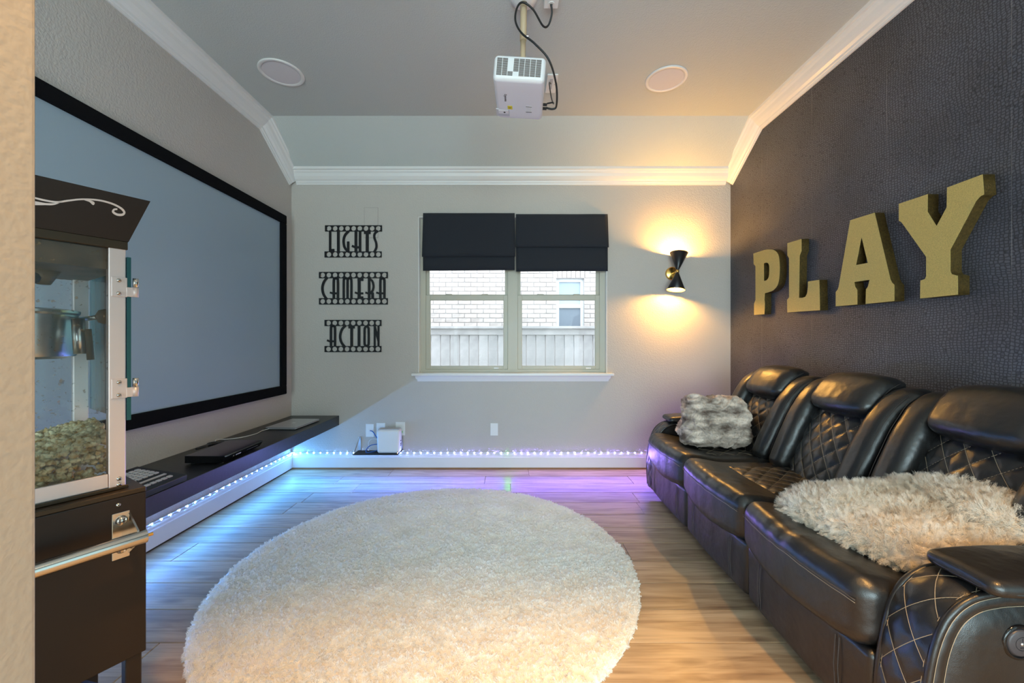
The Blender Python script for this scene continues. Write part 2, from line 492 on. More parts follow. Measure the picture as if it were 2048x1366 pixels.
    def build(s, name, m, parent=None, smooth=False, fix=True, **kw):
        return link(name, s.mesh(name, fix), m, parent, smooth, **kw)

def autosmooth(o, ang=35):
    me = o.data
    bm = bmesh.new(); bm.from_mesh(me)
    lim = math.radians(ang)
    for e in bm.edges:
        e.smooth = not (len(e.link_faces) == 2 and e.calc_face_angle(0) > lim)
    for f in bm.faces: f.smooth = True
    bm.to_mesh(me); bm.free()
    return o

def spline(ctrl, per=8, closed=False):
    P = [Vector(c) for c in ctrl]; n = len(P); out = []
    rng = range(n if closed else n - 1)
    for i in rng:
        p0 = P[(i - 1) % n] if (closed or i > 0) else P[0]
        p1 = P[i]; p2 = P[(i + 1) % n]
        p3 = P[(i + 2) % n] if (closed or i + 2 < n) else P[-1]
        for q in range(per):
            t = q / per
            out.append(0.5 * ((2 * p1) + (-p0 + p2) * t + (2 * p0 - 5 * p1 + 4 * p2 - p3) * t * t + (-p0 + 3 * p1 - 3 * p2 + p3) * t ** 3))
    if not closed: out.append(P[-1])
    return out

def filled(loops, depth, bevel=0.0, text=None, size=1.0):
    """flat shape (outer loops and holes) in XY, extruded to +-depth in Z, as a mesh"""
    if text is not None:
        cu = bpy.data.curves.new('shape', 'FONT'); cu.body = text; cu.size = size
        cu.align_x = 'CENTER'; cu.align_y = 'CENTER'
        cu.resolution_u = 3
    else:
        cu = bpy.data.curves.new('shape', 'CURVE'); cu.dimensions = '2D'; cu.fill_mode = 'BOTH'
        for lp in loops:
            sp = cu.splines.new('POLY'); sp.points.add(len(lp) - 1)
            for pt, c in zip(sp.points, lp): pt.co = (c[0], c[1], 0, 1)
            sp.use_cyclic_u = True
    cu.extrude = depth
    cu.bevel_depth = bevel; cu.bevel_resolution = 1
    o = bpy.data.objects.new('shape', cu); COL.objects.link(o)
    dg = bpy.context.evaluated_depsgraph_get()
    me = bpy.data.meshes.new_from_object(o.evaluated_get(dg))
    bpy.data.objects.remove(o); bpy.data.curves.remove(cu)
    return me

def remap(me, fn):
    for v in me.vertices: v.co = fn(v.co)
    bm = bmesh.new(); bm.from_mesh(me); bmesh.ops.recalc_face_normals(bm, faces=bm.faces); bm.to_mesh(me); bm.free()
    me.update()
    return me

def circle(cx, cy, r, n=20):
    return [(cx + r * cos(2 * pi * k / n), cy + r * sin(2 * pi * k / n)) for k in range(n)]

def hair(o, count, length, child, root=0.0012, tip=0.0004, rnd=0.3, seed=1, rough=0.02, clump=0.0, normal=None, tang=0.0, steps=3, shape=0.0, brown=0.0):
    md = o.modifiers.new('fur', 'PARTICLE_SYSTEM')
    ps = o.particle_systems[-1]; ps.seed = seed
    st = ps.settings
    st.type = 'HAIR'; st.count = count; st.hair_step = 3
    st.use_advanced_hair = True
    st.hair_length = length
    st.emit_from = 'FACE'; st.use_even_distribution = True
    st.factor_random = rnd * length
    st.child_type = 'INTERPOLATED' if child else 'NONE'
    if child:
        st.rendered_child_count = child; st.child_percent = child
        st.roughness_1 = rough; st.roughness_1_size = 0.05
        st.roughness_2 = rough * 1.2; st.roughness_2_size = 0.2
        st.roughness_endpoint = rough * 0.8
        st.clump_factor = clump; st.clump_shape = shape
    st.root_radius = root; st.tip_radius = tip; st.radius_scale = 1.0
    st.render_step = steps; st.display_step = 2
    st.tangent_factor = tang
    st.brownian_factor = brown
    st.material = 1
    return ps

# ------------------------------------------------------------------ the room
XL, XR, YB = -2.014, 1.996, 3.635
ZC = 2.98                       # flat ceiling
YS, ZS = 3.21, 2.705            # the ceiling slopes down from YS to ZS at the back wall
YH = -3.4                       # end of the adjoining room behind the camera
WX0, WX1, WZ0, WZ1 = -0.855, 0.868, 0.872, 2.30    # window opening in the back wall

def S(o, label): return tagp(o, label=label, kind='structure')

fl = S(MB().box(XL - 0.1, XR + 0.1, YH, YB + 0.12, -0.09, -0.0125).build('floor', 'subfloor'), 'light oak plank floor running across the whole room')
PW, PL = 0.19, 1.22
pm = {}
def plank_mesh(L):
    key = round(L, 3)
    if key not in pm:
        pm[key] = MB().bbox(0.0008, L - 0.0008, 0.0008, PW - 0.0008, -0.012, 0.0, 0.0022, 1).mesh('plank')
        pm[key].materials.append(MATS['plank_wood'])
    return pm[key]
rr = random.Random(3)
for r in range(-1, 16):
    y0 = YB - 0.012 - (r + 1) * PW
    if r == -1: continue
    x = XL + 0.012 - rr.uniform(0, PL)
    while x < XR - 0.012:
        a, b = max(x, XL + 0.012), min(x + PL, XR - 0.012)
        if b - a > 0.02:
            o = bpy.data.objects.new('plank', plank_mesh(b - a)); COL.objects.link(o)
            o.parent = fl; o.location = (a, y0, 0)
        x += PL
# beyond the planks that show, the floor goes on behind the camera
y_end = YB - 0.012 - 16 * PW
MB().box(XL + 0.012, XR - 0.012, YH + 0.02, y_end, -0.012, 0.0).build('floor_covering', 'plank_wood', fl)

# back wall around the window
w = MB()
w.box(XL - 0.12, WX0, YB, YB + 0.14, 0, ZC + 0.1).box(WX1, XR + 0.12, YB, YB + 0.14, 0, ZC + 0.1)
w.box(WX0, WX1, YB, YB + 0.14, 0, WZ0).box(WX0, WX1, YB, YB + 0.14, WZ1, ZC + 0.1)
S(w.build('wall_back', 'paint'), 'greige textured back wall holding the window')
S(MB().box(XL - 0.12, XL, YH, YB, 0, ZC + 0.1).build('wall_left', 'paint'), 'greige textured wall behind the projection screen')
S(MB().box(XR, XR + 0.12, YH, YB, 0, ZC + 0.1).build('wall_right', 'wallpaper'), 'dark reptile-skin wallpaper wall behind the sofa')
# the opening the picture is taken through: its left jamb shows at the picture's left edge
S(MB().bbox(-0.95, -0.602, 0.36, 0.505, 0, ZC, 0.006, 3).build('wall_front', 'paint_warm_lit'), 'textured wall end tinted with warm light at the left edge of the view')
S(MB().box(XL - 0.12, XR + 0.12, YH - 0.12, YH, 0, ZC + 0.1).build('wall_hall', 'paint'), 'far wall of the adjoining room behind the viewer')
c = MB().box(XL - 0.12, XR + 0.12, YH - 0.1, YS, ZC, ZC + 0.12)
c.add([(XL - 0.12, YS, ZC), (XR + 0.12, YS, ZC), (XR + 0.12, YB + 0.06, ZS - 0.093), (XL - 0.12, YB + 0.06, ZS - 0.093),
       (XL - 0.12, YS, ZC + 0.12), (XR + 0.12, YS, ZC + 0.12), (XR + 0.12, YB + 0.06, ZC + 0.12), (XL - 0.12, YB + 0.06, ZC + 0.12)],
      [(0, 1, 2, 3), (4, 7, 6, 5), (0, 4, 5, 1), (1, 5, 6, 2), (2, 6, 7, 3), (3, 7, 4, 0)])
S(c.build('ceiling', 'paint_cool_lit'), 'pale ceiling with a slope down to the back wall')
# added window frames, unseen, around the cool fill lights
def added_hall_frame(name, label, P, w, z0, z1, n):
    r = S(empty(name, (0, 0, 0)), label)
    m = MB()
    for a, b_ in [(-w / 2 - 0.06, -w / 2), (w / 2, w / 2 + 0.06)] + [(-w / 2 + w * k / n - 0.015, -w / 2 + w * k / n + 0.015) for k in range(1, n)]:
        m.add([P(a, d, z) for d in (0, 0.05) for z in (z0, z1)] + [P(b_, d, z) for d in (0, 0.05) for z in (z0, z1)], [(0, 1, 3, 2), (4, 6, 7, 5), (0, 4, 5, 1), (2, 3, 7, 6), (0, 2, 6, 4), (1, 5, 7, 3)])
    for z in (z0 - 0.06, z1):
        m.add([P(a, d, q) for a in (-w / 2 - 0.06, w / 2 + 0.06) for d in (0, 0.05) for q in (z, z + 0.06)], [(0, 1, 3, 2), (4, 6, 7, 5), (0, 4, 5, 1), (2, 3, 7, 6), (0, 2, 6, 4), (1, 5, 7, 3)])
    m.build('window_frame', 'trim_white', r)
added_hall_frame('added_frame_2', 'added unseen frame around the cool fill light behind the viewer', lambda a, d, z: (a, -3.3 + d, z), 3.6, 0.2, 2.3, 4)
added_hall_frame('added_frame_3', 'added unseen frame around the side fill light, behind the viewer', lambda a, d, z: (1.975 - d, -1.0 + a, z), 1.8, 0.2, 2.1, 2)
for cx_, cy_ in CANS:      # trims of the invented, unseen downlights above the opening
    t = empty('invented_downlight', (cx_, cy_, ZC), label="invented unseen warm ceiling downlight over the opening, on the %s side" % ("screen" if cx_ < 0.5 else "sofa"), cat='ceiling light', group='invented downlights over the opening')
    MB().lathe([(0.095, -0.001), (0.098, -0.008), (0.072, -0.010), (0.066, -0.002)], 28).build('trim_ring', 'trim_white', t, True)
    MB().lathe([(0.001, -0.0015), (0.066, -0.0015)], 28).build('lens', 'can_glow', t)

fl_ = empty('added_floor_lamp', (1.45, -1.0, 0), label='added unseen warm floor lamp with a cream shade behind the viewer', cat='floor lamp')  # lamp added out of view to warm the wall end and popcorn cart
MB().lathe([(0.001, 0.0), (0.14, 0.0), (0.14, 0.012), (0.02, 0.022)], 32).build('base', 'black_paint', fl_, True)
MB().tube([(0, 0, 0.02), (0, 0, 1.55)], 0.011, 12).build('pole', 'brass', fl_, True)
MB().lathe([(0.19, 1.42), (0.15, 1.70), (0.147, 1.70), (0.187, 1.42)], 36).build('shade', 'lamp_shade', fl_, True)
MB().lathe([(0.001, 1.53), (0.025, 1.55), (0.03, 1.58), (0.02, 1.61), (0.001, 1.62)], 16).build('bulb', 'bulb', fl_, True)
lamp('added_lamp_glow', 'POINT', (1.45, -1.0, 1.58), ADDED_LAMP_W, (1.0, 0.60, 0.24), shadow_soft_size=0.05)
# crown moulding
CP = [(0.0, 0.128), (0.010, 0.128), (0.013, 0.116), (0.019, 0.112), (0.022, 0.100), (0.036, 0.088), (0.050, 0.068), (0.058, 0.046), (0.068, 0.034), (0.072, 0.024), (0.084, 0.020), (0.086, 0.006), (0.086, 0.0), (0.0, 0.0)]
def crown_side(name, xw, sg, label):
    a = atan2(ZC - ZS, YB - YS)            # slope angle
    p0, p1, p2 = (YH + 0.01, ZC), (YS, ZC), (YB + 0.03, ZS - 0.022)
    half = a / 2
    mb = MB(); n = len(CP)
    ring0 = [(xw + sg * u, p0[0], p0[1] - d) for u, d in CP]
    ring1 = [(xw + sg * u, p1[0] - d * math.tan(half), p1[1] - d) for u, d in CP]
    nd = (-sin(a), -cos(a))
    ring2 = [(xw + sg * u, p2[0] + nd[0] * d, p2[1] + nd[1] * d) for u, d in CP]
    for r in (ring0, ring1): mb.v += r
    fs = lambda A, B: [(A * n + i, A * n + (i + 1) % n, B * n + (i + 1) % n, B * n + i) for i in range(n)]
    mb.f += fs(0, 1) + [tuple(range(n)), tuple(n + i for i in range(n))]
    S(mb.build(name + '1' if name == 'trim_' else name, 'trim_white'), label + ', level run')
    m2 = MB(); m2.v += ring1 + ring2; m2.f += fs(0, 1) + [tuple(range(n)), tuple(n + i for i in range(n))]
    return m2
m2 = crown_side('trim_1', XL, 1, 'white crown moulding above the screen'); S(m2.build('trim_2', 'trim_white'), 'white crown moulding above the screen, short sloping run')
m2 = crown_side('trim_3', XR, -1, 'white crown moulding above the dark wallpaper'); S(m2.build('trim_4', 'trim_white'), 'white crown moulding above the dark wallpaper, short sloping run')
mb = MB(); n = len(CP)
for x in (XL + 0.05, XR - 0.05):
    mb.v += [(x, YB - u, ZS + 0.018 - d * 1.06) for u, d in CP]
mb.f += [(i, (i + 1) % n, n + (i + 1) % n, n + i) for i in range(n)] + [tuple(range(n)), tuple(n + i for i in range(n))]
S(mb.build('trim_5', 'trim_white'), 'white crown moulding across the back wall above the window')

# baseboards with a thin wooden shoe strip under them
BP = [(0, 0.010), (0.016, 0.010), (0.016, 0.105), (0.013, 0.112), (0.013, 0.124), (0.008, 0.134), (0.0, 0.138)]
def baseboard(name, pts, label):
    mb = MB(); n = len(BP)
    for p, d in pts: mb.v += [(p[0] + d[0] * u, p[1] + d[1] * u, z) for u, z in BP]
    mb.f += [(i, (i + 1) % n, n + (i + 1) % n, n + i) for i in range(n)] + [tuple(range(n)), tuple(n + i for i in range(n))]
    S(mb.build(name, 'trim_white'), label)
baseboard('baseboard_back', [((XL, YB), (0, -1)), ((XR, YB), (0, -1))], 'white baseboard along the back wall')
baseboard('baseboard_left', [((XL, YH), (1, 0)), ((XL, YB), (1, 0))], 'white baseboard along the wall with the screen')
baseboard('baseboard_right', [((XR, YH), (-1, 0)), ((XR, YB), (-1, 0))], 'white baseboard behind the sofa')
S(MB().box(XL + 0.017, XR - 0.017, YB - 0.024, YB - 0.001, 0.0005, 0.0135).build('trim_6', 'shoe_wood'), 'thin brown wood strip under the back baseboard')

# pencil and caulk outline of a cut-out panel high on the back wall
ap = empty('access_panel', (-1.286, YB, 2.245), label='faintly outlined wall patch above the film-strip signs', cat='wall panel')
MB().box(-0.063, 0.063, -0.0012, 0.0, -0.138, 0.138).build('panel_gap', 'vent_dark', ap)
MB().box(-0.0615, 0.0615, -0.0022, -0.0004, -0.1365, 0.1365).build('panel_face', 'paint', ap)
MB().lathe([(0.001, -0.003), (0.004, -0.0024)], 8, (0, 0, -0.04), axis='Y').build('screw', 'vent_dark', ap)

# ------------------------------------------------------------------ window
win = S(empty('window_1', ((WX0 + WX1) / 2, YB, WZ0)), 'pair of cream single-hung windows in the back wall')
cxw = (WX0 + WX1) / 2
yf = 0.055      # frame sits this deep in the opening
def wx(px, d=YB + yf): return (px - 1024) / F * d - cxw
def wz(py, d=YB + yf): return CAMH + (683 - py) / F * d - WZ0
Wh = WZ1 - WZ0
hw = (WX1 - WX0) / 2
m = MB().box(-hw, -hw + 0.055, yf, yf + 0.06, 0, Wh).box(hw - 0.055, hw, yf, yf + 0.06, 0, Wh).box(-hw + 0.055, hw - 0.055, yf, yf + 0.06, Wh - 0.05, Wh).box(-hw + 0.055, hw - 0.055, yf, yf + 0.06, 0, 0.03)
m.box(-0.045, 0.045, yf - 0.006, yf + 0.06, 0.03, Wh - 0.05)
m.build('window_frame', 'frame_cream', win)
m = MB().box(-hw, -hw + 0.006, 0.0, yf, 0, Wh).box(hw - 0.006, hw, 0.0, yf, 0, Wh).box(-hw, hw, 0, yf, Wh - 0.006, Wh)
m.build('jamb_lining', 'trim_white', win)
zr = wz(596)
for sgn in (-1, 1):
    x0, x1 = (-hw + 0.055, -0.045) if sgn < 0 else (0.045, hw - 0.055)
    up = MB().box(x0, x0 + 0.028, yf + 0.03, yf + 0.055, zr, Wh - 0.05).box(x1 - 0.028, x1, yf + 0.03, yf + 0.055, zr, Wh - 0.05)
    up.box(x0 + 0.028, x1 - 0.028, yf + 0.03, yf + 0.055, zr, zr + 0.036).box(x0 + 0.028, x1 - 0.028, yf + 0.03, yf + 0.055, Wh - 0.085, Wh - 0.05)
    so = up.build('upper_sash', 'frame_cream', win)
    MB().box(x0 + 0.02, x1 - 0.02, yf + 0.042, yf + 0.046, zr + 0.02, Wh - 0.07).build('pane', 'window_glass', so)
    lo = MB().bbox(x0, x0 + 0.042, yf + 0.002, yf + 0.029, 0.03, zr + 0.028, 0.003, 1).bbox(x1 - 0.042, x1, yf + 0.002, yf + 0.029, 0.03, zr + 0.028, 0.003, 1)
    lo.bbox(x0 + 0.04, x1 - 0.04, yf + 0.002, yf + 0.029, zr - 0.022, zr + 0.028, 0.003, 1).bbox(x0 + 0.04, x1 - 0.04, yf + 0.002, yf + 0.029, 0.03, 0.062, 0.003, 1)
    so = lo.build('lower_sash', 'frame_cream', win)
    MB().box(x0 + 0.036, x1 - 0.036, yf + 0.014, yf + 0.018, 0.05, zr - 0.015).build('pane', 'window_glass', so)
    for q in (0.28, 0.72):
        lx = x0 + (x1 - x0) * q
        MB().bbox(lx - 0.03, lx + 0.03, yf + 0.004, yf + 0.024, zr + 0.028, zr + 0.038, 0.003, 1).build('latch', 'frame_cream', so)
    lx = x0 + (x1 - x0) * 0.86
    MB().bbox(lx - 0.025, lx + 0.025, yf - 0.012, yf + 0.006, 0.034, 0.05, 0.003, 1).build('lift_handle', 'plate_white', so)
st = MB().bbox(wx(823, YB - 0.05), wx(1228, YB - 0.05), -0.062, 0.055, -0.022, 0.002, 0.007, 3)
st.build('window_sill', 'trim_white', win)
st = MB()
prof = [(-0.001, -0.075), (-0.012, -0.075), (-0.018, -0.06), (-0.026, -0.045), (-0.034, -0.03), (-0.044, -0.022), (-0.001, -0.022)]
xa, xb = wx(831, YB - 0.02), wx(1221, YB - 0.02)
st.v += [(xa + (0.016 if i < 3 else 0), p[0], p[1]) for i, p in enumerate(prof)] + [(xb - (0.016 if i < 3 else 0), p[0], p[1]) for i, p in enumerate(prof)]
k = len(prof); st.f += [(i, (i + 1) % k, k + (i + 1) % k, k + i) for i in range(k)] + [tuple(range(k)), tuple(k + i for i in range(k))]
st.build('sill_apron', 'trim_white', win)

# two roman shades hung in front of the window
def pxX(px, d): return (px - 1024) / F * d
def pxZ(py, d): return CAMH + (683 - py) / F * d
def shade(px0, px1, pt, pfold, pb, label, seed):
    d = YB - 0.03
    x0, x1 = pxX(px0, d), pxX(px1, d); zt, zf, zb = pxZ(pt, d), pxZ(pfold, d - 0.03), pxZ(pb, d)
    r = empty('roman_shade', ((x0 + x1) / 2, YB, zt), label=label, cat='window shade', group='roman shades over the window')
    W = (x1 - x0) / 2
    def sheet(z0, z1, y0, y1, flare, sd):
        def fn(s, t):
            x = -W + 2 * W * s; u = t
            y = y0 + (y1 - y0) * u - 0.004 * noise.noise(Vector((x * 5 + sd, u * 2, sd)))
            return (x * (1 + flare * u), y, z0 + (z1 - z0) * u + 0.003 * sin(x * 3 + sd) * u)
        mb = MB().grid(fn, 24, 10)
        k = len(mb.v)
        mb.v += [(p[0], p[1] + 0.004, p[2]) for p in mb.v]
        mb.f += [tuple(i + k for i in reversed(f)) for f in mb.f]
        nv = 11
        rim = [i for i in range(nv)] + [i * nv + 10 for i in range(1, 25)] + [24 * nv + j for j in range(9, -1, -1)] + [i * nv for i in range(23, 0, -1)]
        mb.f += [(rim[i], rim[(i + 1) % len(rim)], rim[(i + 1) % len(rim)] + k, rim[i] + k) for i in range(len(rim))]
        return mb
    sheet(0, zf - zt, -0.028, -0.052, 0.012, seed).build('front_fold', 'shade_cloth', r, True)
    sheet(-0.02, zb - zt, -0.026, -0.036, -0.002, seed + 5).build('lower_panel', 'shade_cloth', r, True)
    sheet(zf - zt + 0.004, zf - zt + 0.05, -0.05, -0.036, 0.0, seed + 9).build('fold_return', 'shade_cloth', r, True)
    MB().box(-W, W, -0.026, -0.001, -0.045, -0.002).build('head_rail', 'shade_cloth', r)
shade(846, 1029.5, 426, 513, 541, 'left black roman shade with its fold hanging lower', 1)
shade(1032, 1215.5, 428, 494, 543, 'right black roman shade with its fold hanging higher', 2)

# ------------------------------------------------------------------ outdoors: fence and the brick house next door
S(MB().box(-9, 9, YB + 0.14, 12, -0.5, -0.42).build('ground', 'ground'), 'bare ground between the two houses')
YFN, YHO = 5.9, 6.75
fn_ = empty('board_fence', (0, YFN, -0.42), label='weathered grey board fence outside the window', cat='fence')
ftop = pxZ(655, YFN) + 0.42
fb = None
bw = 0.141
for i in range(-30, 31):
    o = None
    if fb is None:
        fb = MB().bbox(-bw / 2 + 0.003, bw / 2 - 0.003, -0.009, 0.009, 0.02, ftop - 0.02, 0.003, 1).mesh('board'); fb.materials.append(MATS['fence_wood'])
    o = bpy.data.objects.new('board', fb); COL.objects.link(o); o.parent = fn_
    o.location = (i * bw, random.uniform(-0.004, 0.004), random.uniform(-0.004, 0.0))
MB().bbox(-4.4, 4.4, -0.07, 0.075, ftop - 0.02, ftop + 0.018, 0.004, 1).build('cap_rail', 'fence_wood', fn_)
MB().bbox(-4.4, 4.4, -0.03, -0.012, ftop - 0.11, ftop - 0.022, 0.004, 1).build('top_trim_board', 'fence_wood', fn_)
for z in (0.3, 1.0, ftop - 0.2): MB().box(-4.4, 4.4, 0.012, 0.05, z, z + 0.09).build('back_rail', 'fence_wood', fn_)

ho = empty('brick_house', (0, YHO, -0.42), label='pale brick house next door beyond the fence', cat='house')
HWX0, HWX1 = pxX(1113, YHO), pxX(1168, YHO)
HWZ1, HWZ0 = pxZ(557, YHO) + 0.42, 1.0 + 0.42
core = MB()
core.box(-5, HWX0, 0.012, 0.3, 0, 5).box(HWX1, 5, 0.012, 0.3, 0, 5).box(HWX0, HWX1, 0.012, 0.3, 0, HWZ0).box(HWX0, HWX1, 0.012, 0.3, HWZ1, 5)
core.build('mortar_wall', 'mortar', ho)
BH, BL = 0.076, 0.213
bmesh_brick = {}
def brick_mesh(L, H):
    key = (round(L, 3), round(H, 3))
    if key not in bmesh_brick:
        me = MB().bbox(0.005, L - 0.005, 0.0, 0.03, 0.005, H - 0.005, 0.004, 1).mesh('brick'); me.materials.append(MATS['brick']); bmesh_brick[key] = me
    return bmesh_brick[key]
rest = MB()
nb = 0
zrow = 0.0; row = 0
while zrow < 4.2:
    x = -4.0 - (BL / 2 if row % 2 else 0)
    while x < 4.0:
        spans = [(x, x + BL)]
        if zrow + BH > HWZ0 and zrow < HWZ1 + 0.2:
            c0, c1 = HWX0 - (0.0 if zrow < HWZ1 else 0.06), HWX1 + (0.0 if zrow < HWZ1 else 0.06)
            new = []
            for a, b in spans:
                if b <= c0 or a >= c1: new.append((a, b)); continue
                if a < c0 - 0.03: new.append((a, c0))
                if b > c1 + 0.03: new.append((c1, b))
            spans = new
        for a, b in spans:
            if -1.62 < a and b < 1.72 and 1.62 < zrow < 2.86:
                o = bpy.data.objects.new('brick', brick_mesh(b - a, BH)); COL.objects.link(o); o.parent = ho
                o.location = (a, random.uniform(-0.002, 0.002), zrow); nb += 1
            else:
                rest.box(a + 0.005, b - 0.005, 0.0, 0.03, zrow + 0.005, zrow + BH - 0.005)
        x += BL
    zrow += BH; row += 1
x = HWX0 - 0.06
while x < HWX1 + 0.05:     # soldier course over the neighbour's window
    o = bpy.data.objects.new('brick', brick_mesh(0.077, 0.2)); COL.objects.link(o); o.parent = ho; o.location = (x, -0.004, HWZ1 + 0.004); x += 0.077
tagp(rest.build('brickwork', 'brick', ho), kind='stuff')
hwn = MB().box(HWX0, HWX0 + 0.05, 0.06, 0.12, HWZ0, HWZ1).box(HWX1 - 0.05, HWX1, 0.06, 0.12, HWZ0, HWZ1).box(HWX0 + 0.05, HWX1 - 0.05, 0.06, 0.12, HWZ1 - 0.05, HWZ1).box(HWX0 + 0.05, HWX1 - 0.05, 0.06, 0.12, HWZ0, HWZ0 + 0.05)
zmr = pxZ(612, YHO) + 0.42
hwn.box(HWX0 + 0.05, HWX1 - 0.05, 0.05, 0.12, zmr - 0.03, zmr + 0.03)
hwo = hwn.build('house_window', 'house_white', ho)
MB().box(HWX0 + 0.05, HWX1 - 0.05, 0.09, 0.1, zmr + 0.03, HWZ1 - 0.05).build('pane', 'house_pane', hwo)
MB().box(HWX0 + 0.05, HWX1 - 0.05, 0.075, 0.085, HWZ0 + 0.05, zmr - 0.03).build('insect_screen', 'house_screen', hwo)

# ------------------------------------------------------------------ projection screen on the left wall
SX = XL + 0.002
sc = empty('projection_screen', (SX, 2.1, 0), label='large grey projection screen in a black velvet frame', cat='projection screen')
def sy(px, x): return -x * F / (1024 - px)       # depth of a pixel column on a plane at x (x negative)
xfr = -1.972
ys1 = sy(573.5, xfr); zt_ = CAMH + (683 - 432) / F * ys1; zb_ = CAMH + (683 - 787.5) / F * ys1
ys0 = ys1 - (zt_ - zb_) * 16 / 9
fw_ = 0.075
Y1, Y0 = ys1 - 2.1, ys0 - 2.1
MB().box(0.004, 0.022, Y0 + 0.01, Y1 - 0.01, zb_ + 0.01, zt_ - 0.01).build('screen_surface', 'screen_cloth', sc)
fr = [('frame_rail', (Y0, Y1, zt_ - fw_, zt_)), ('frame_rail', (Y0, Y1, zb_, zb_ + fw_)), ('frame_rail', (Y1 - fw_, Y1, zb_ + fw_, zt_ - fw_)), ('frame_rail', (Y0, Y0 + fw_, zb_ + fw_, zt_ - fw_))]
for nm, (a, b, c0, c1) in fr:
    MB().bbox(0.0, 0.042, a, b, c0, c1, 0.004, 1).build(nm, 'velvet', sc)

# ------------------------------------------------------------------ floating shelf under the screen
SHX, SHZ1, SHZ0 = -1.578, 0.484, 0.397
tagp(MB().bbox(XL + 0.001, SHX, 0.62, YB - 0.001, SHZ0, SHZ1, 0.003, 2).build('floating_shelf', 'black_wood'), 'long black floating shelf under the projection screen', 'shelf')

# laptop
lp = empty('laptop', (-1.762, 3.215, SHZ1), math.radians(-3), label='closed silver laptop on the far end of the black shelf', cat='laptop')
MB().rbox((0.118, 0.172, 0.005), 0.0045, (4, 4, 1), lambda p: p + Vector((0, 0, 0.0075))).build('base', 'laptop_alu', lp, True)
MB().rbox((0.118, 0.172, 0.0032), 0.003, (4, 4, 1), lambda p: p + Vector((0, 0, 0.0162))).build('lid', 'laptop_alu', lp, True)
MB().box(-0.112, 0.112, -0.166, 0.166, 0.0005, 0.003).build('foot_plate', 'plastic_black', lp)
lg = []
for k in range(40):      # emblem on the lid: a round fruit with a bite and a leaf
    a = 2 * pi * k / 40
    r_ = 0.016 * (1 + 0.06 * cos(2 * a) - 0.16 * max(0, cos(a - pi / 2)) ** 10 - 0.10 * max(0, cos(a + pi / 2)) ** 10)
    x, y = r_ * cos(a), r_ * sin(a)
    q = Vector((x - 0.0205, y - 0.002))
    if q.length < 0.0085:
        q = q.normalized() * 0.0085; x, y = q.x + 0.0205, q.y + 0.002
    lg.append((x, y))
leaf = [(0.001, 0.0175), (0.004, 0.0185), (0.0075, 0.0225), (0.0078, 0.026), (0.004, 0.0245), (0.0012, 0.021)]
me = remap(filled([lg, leaf], 0.0002), lambda p: Vector((-p.y - 0.0, p.x, p.z + 0.0197)))
link('emblem', me, 'logo_white', lp)
cb = [(-1.86, 3.045, SHZ1 + 0.008), (-1.88, 2.99, SHZ1 + 0.005), (-1.865, 2.90, SHZ1 + 0.004), (-1.89, 2.80, SHZ1 + 0.004), (-1.95, 2.74, SHZ1 + 0.004), (-1.985, 2.70, SHZ1 + 0.012), (-1.975, 2.655, SHZ1 + 0.02), (-1.955, 2.62, SHZ1 + 0.006)]
ch = empty('laptop_cable', (-1.9, 2.85, SHZ1), label='white charging cable trailing from the laptop along the shelf', cat='cable')
def rel(pts, o): return [Vector(p) - Vector(o) for p in pts]
MB().tube(spline(rel(cb, (-1.9, 2.85, SHZ1)), 6), 0.0028, 6).build('cord', 'cable_white', ch, True)
MB().bbox(0.012, 0.03, 0.17, 0.205, 0.003, 0.013, 0.003, 1).build('connector', 'plastic_black', ch)
tagp(MB().tube(spline([(-1.93, 2.66, SHZ1 + 0.006), (-1.92, 2.61, SHZ1 + 0.012), (-1.945, 2.56, SHZ1 + 0.014), (-1.93, 2.50, SHZ1 + 0.016), (-1.935, 2.44, SHZ1 + 0.017)], 6), [0.008] * 8 + [0.013] * 6 + [0.007] * 11, 8).build('black_adapter_cable', 'cable_black', None, True), 'short thick black cable behind the player on the shelf', 'cable')

# disc player with its slanted glossy front
dp = empty('disc_player', (-1.695, 2.365, SHZ1), math.radians(2), label='flat glossy black disc player in the middle of the shelf', cat='disc player')
hx, hy = 0.108, 0.176
pf = [(-hx, 0.008), (hx - 0.028, 0.006), (hx - 0.02, 0.008), (hx, 0.038), (hx - 0.003, 0.044), (-hx, 0.047)]
MB().prism(pf, lambda a, b, d: (a, d, b), -hy, hy).build('case', 'gloss_black', dp)
for sx_ in (-0.08, 0.07):
    for s2 in (-0.15, 0.15): MB().lathe([(0.012, 0.0), (0.012, 0.009)], 12, (sx_, s2, 0), cap0=True).build('foot', 'plastic_black', dp, False)
fd = Vector((0.02, 0, 0.03)).normalized()
def on_front(u, w, lift): return Vector((hx - 0.01, u, 0.023)) + fd * w + Vector((0.83, 0, -0.55)) * (0.0008 + lift)
for u_a, u_b in ((-0.07, -0.058), (-0.054, -0.026)): MB().prism([(u_a, -0.004), (u_b, -0.004), (u_b, 0.004), (u_a, 0.004)], lambda a, b, d: on_front(a, b, d), 0, 0.0004).build('logo_mark', 'logo_white', dp)
me = remap(filled([circle(0, 0, 0.004, 12), circle(0, 0, 0.003, 12)], 0.0002), lambda p: on_front(p.x - 0.09, p.y, p.z)); link('power_mark', me, 'logo_white', dp)
MB().prism([(0.03, -0.001), (0.14, -0.001), (0.14, 0.001), (0.03, 0.001)], lambda a, b, d: on_front(a, b, d), 0, 0.0004).build('disc_slot', 'aluminium', dp)

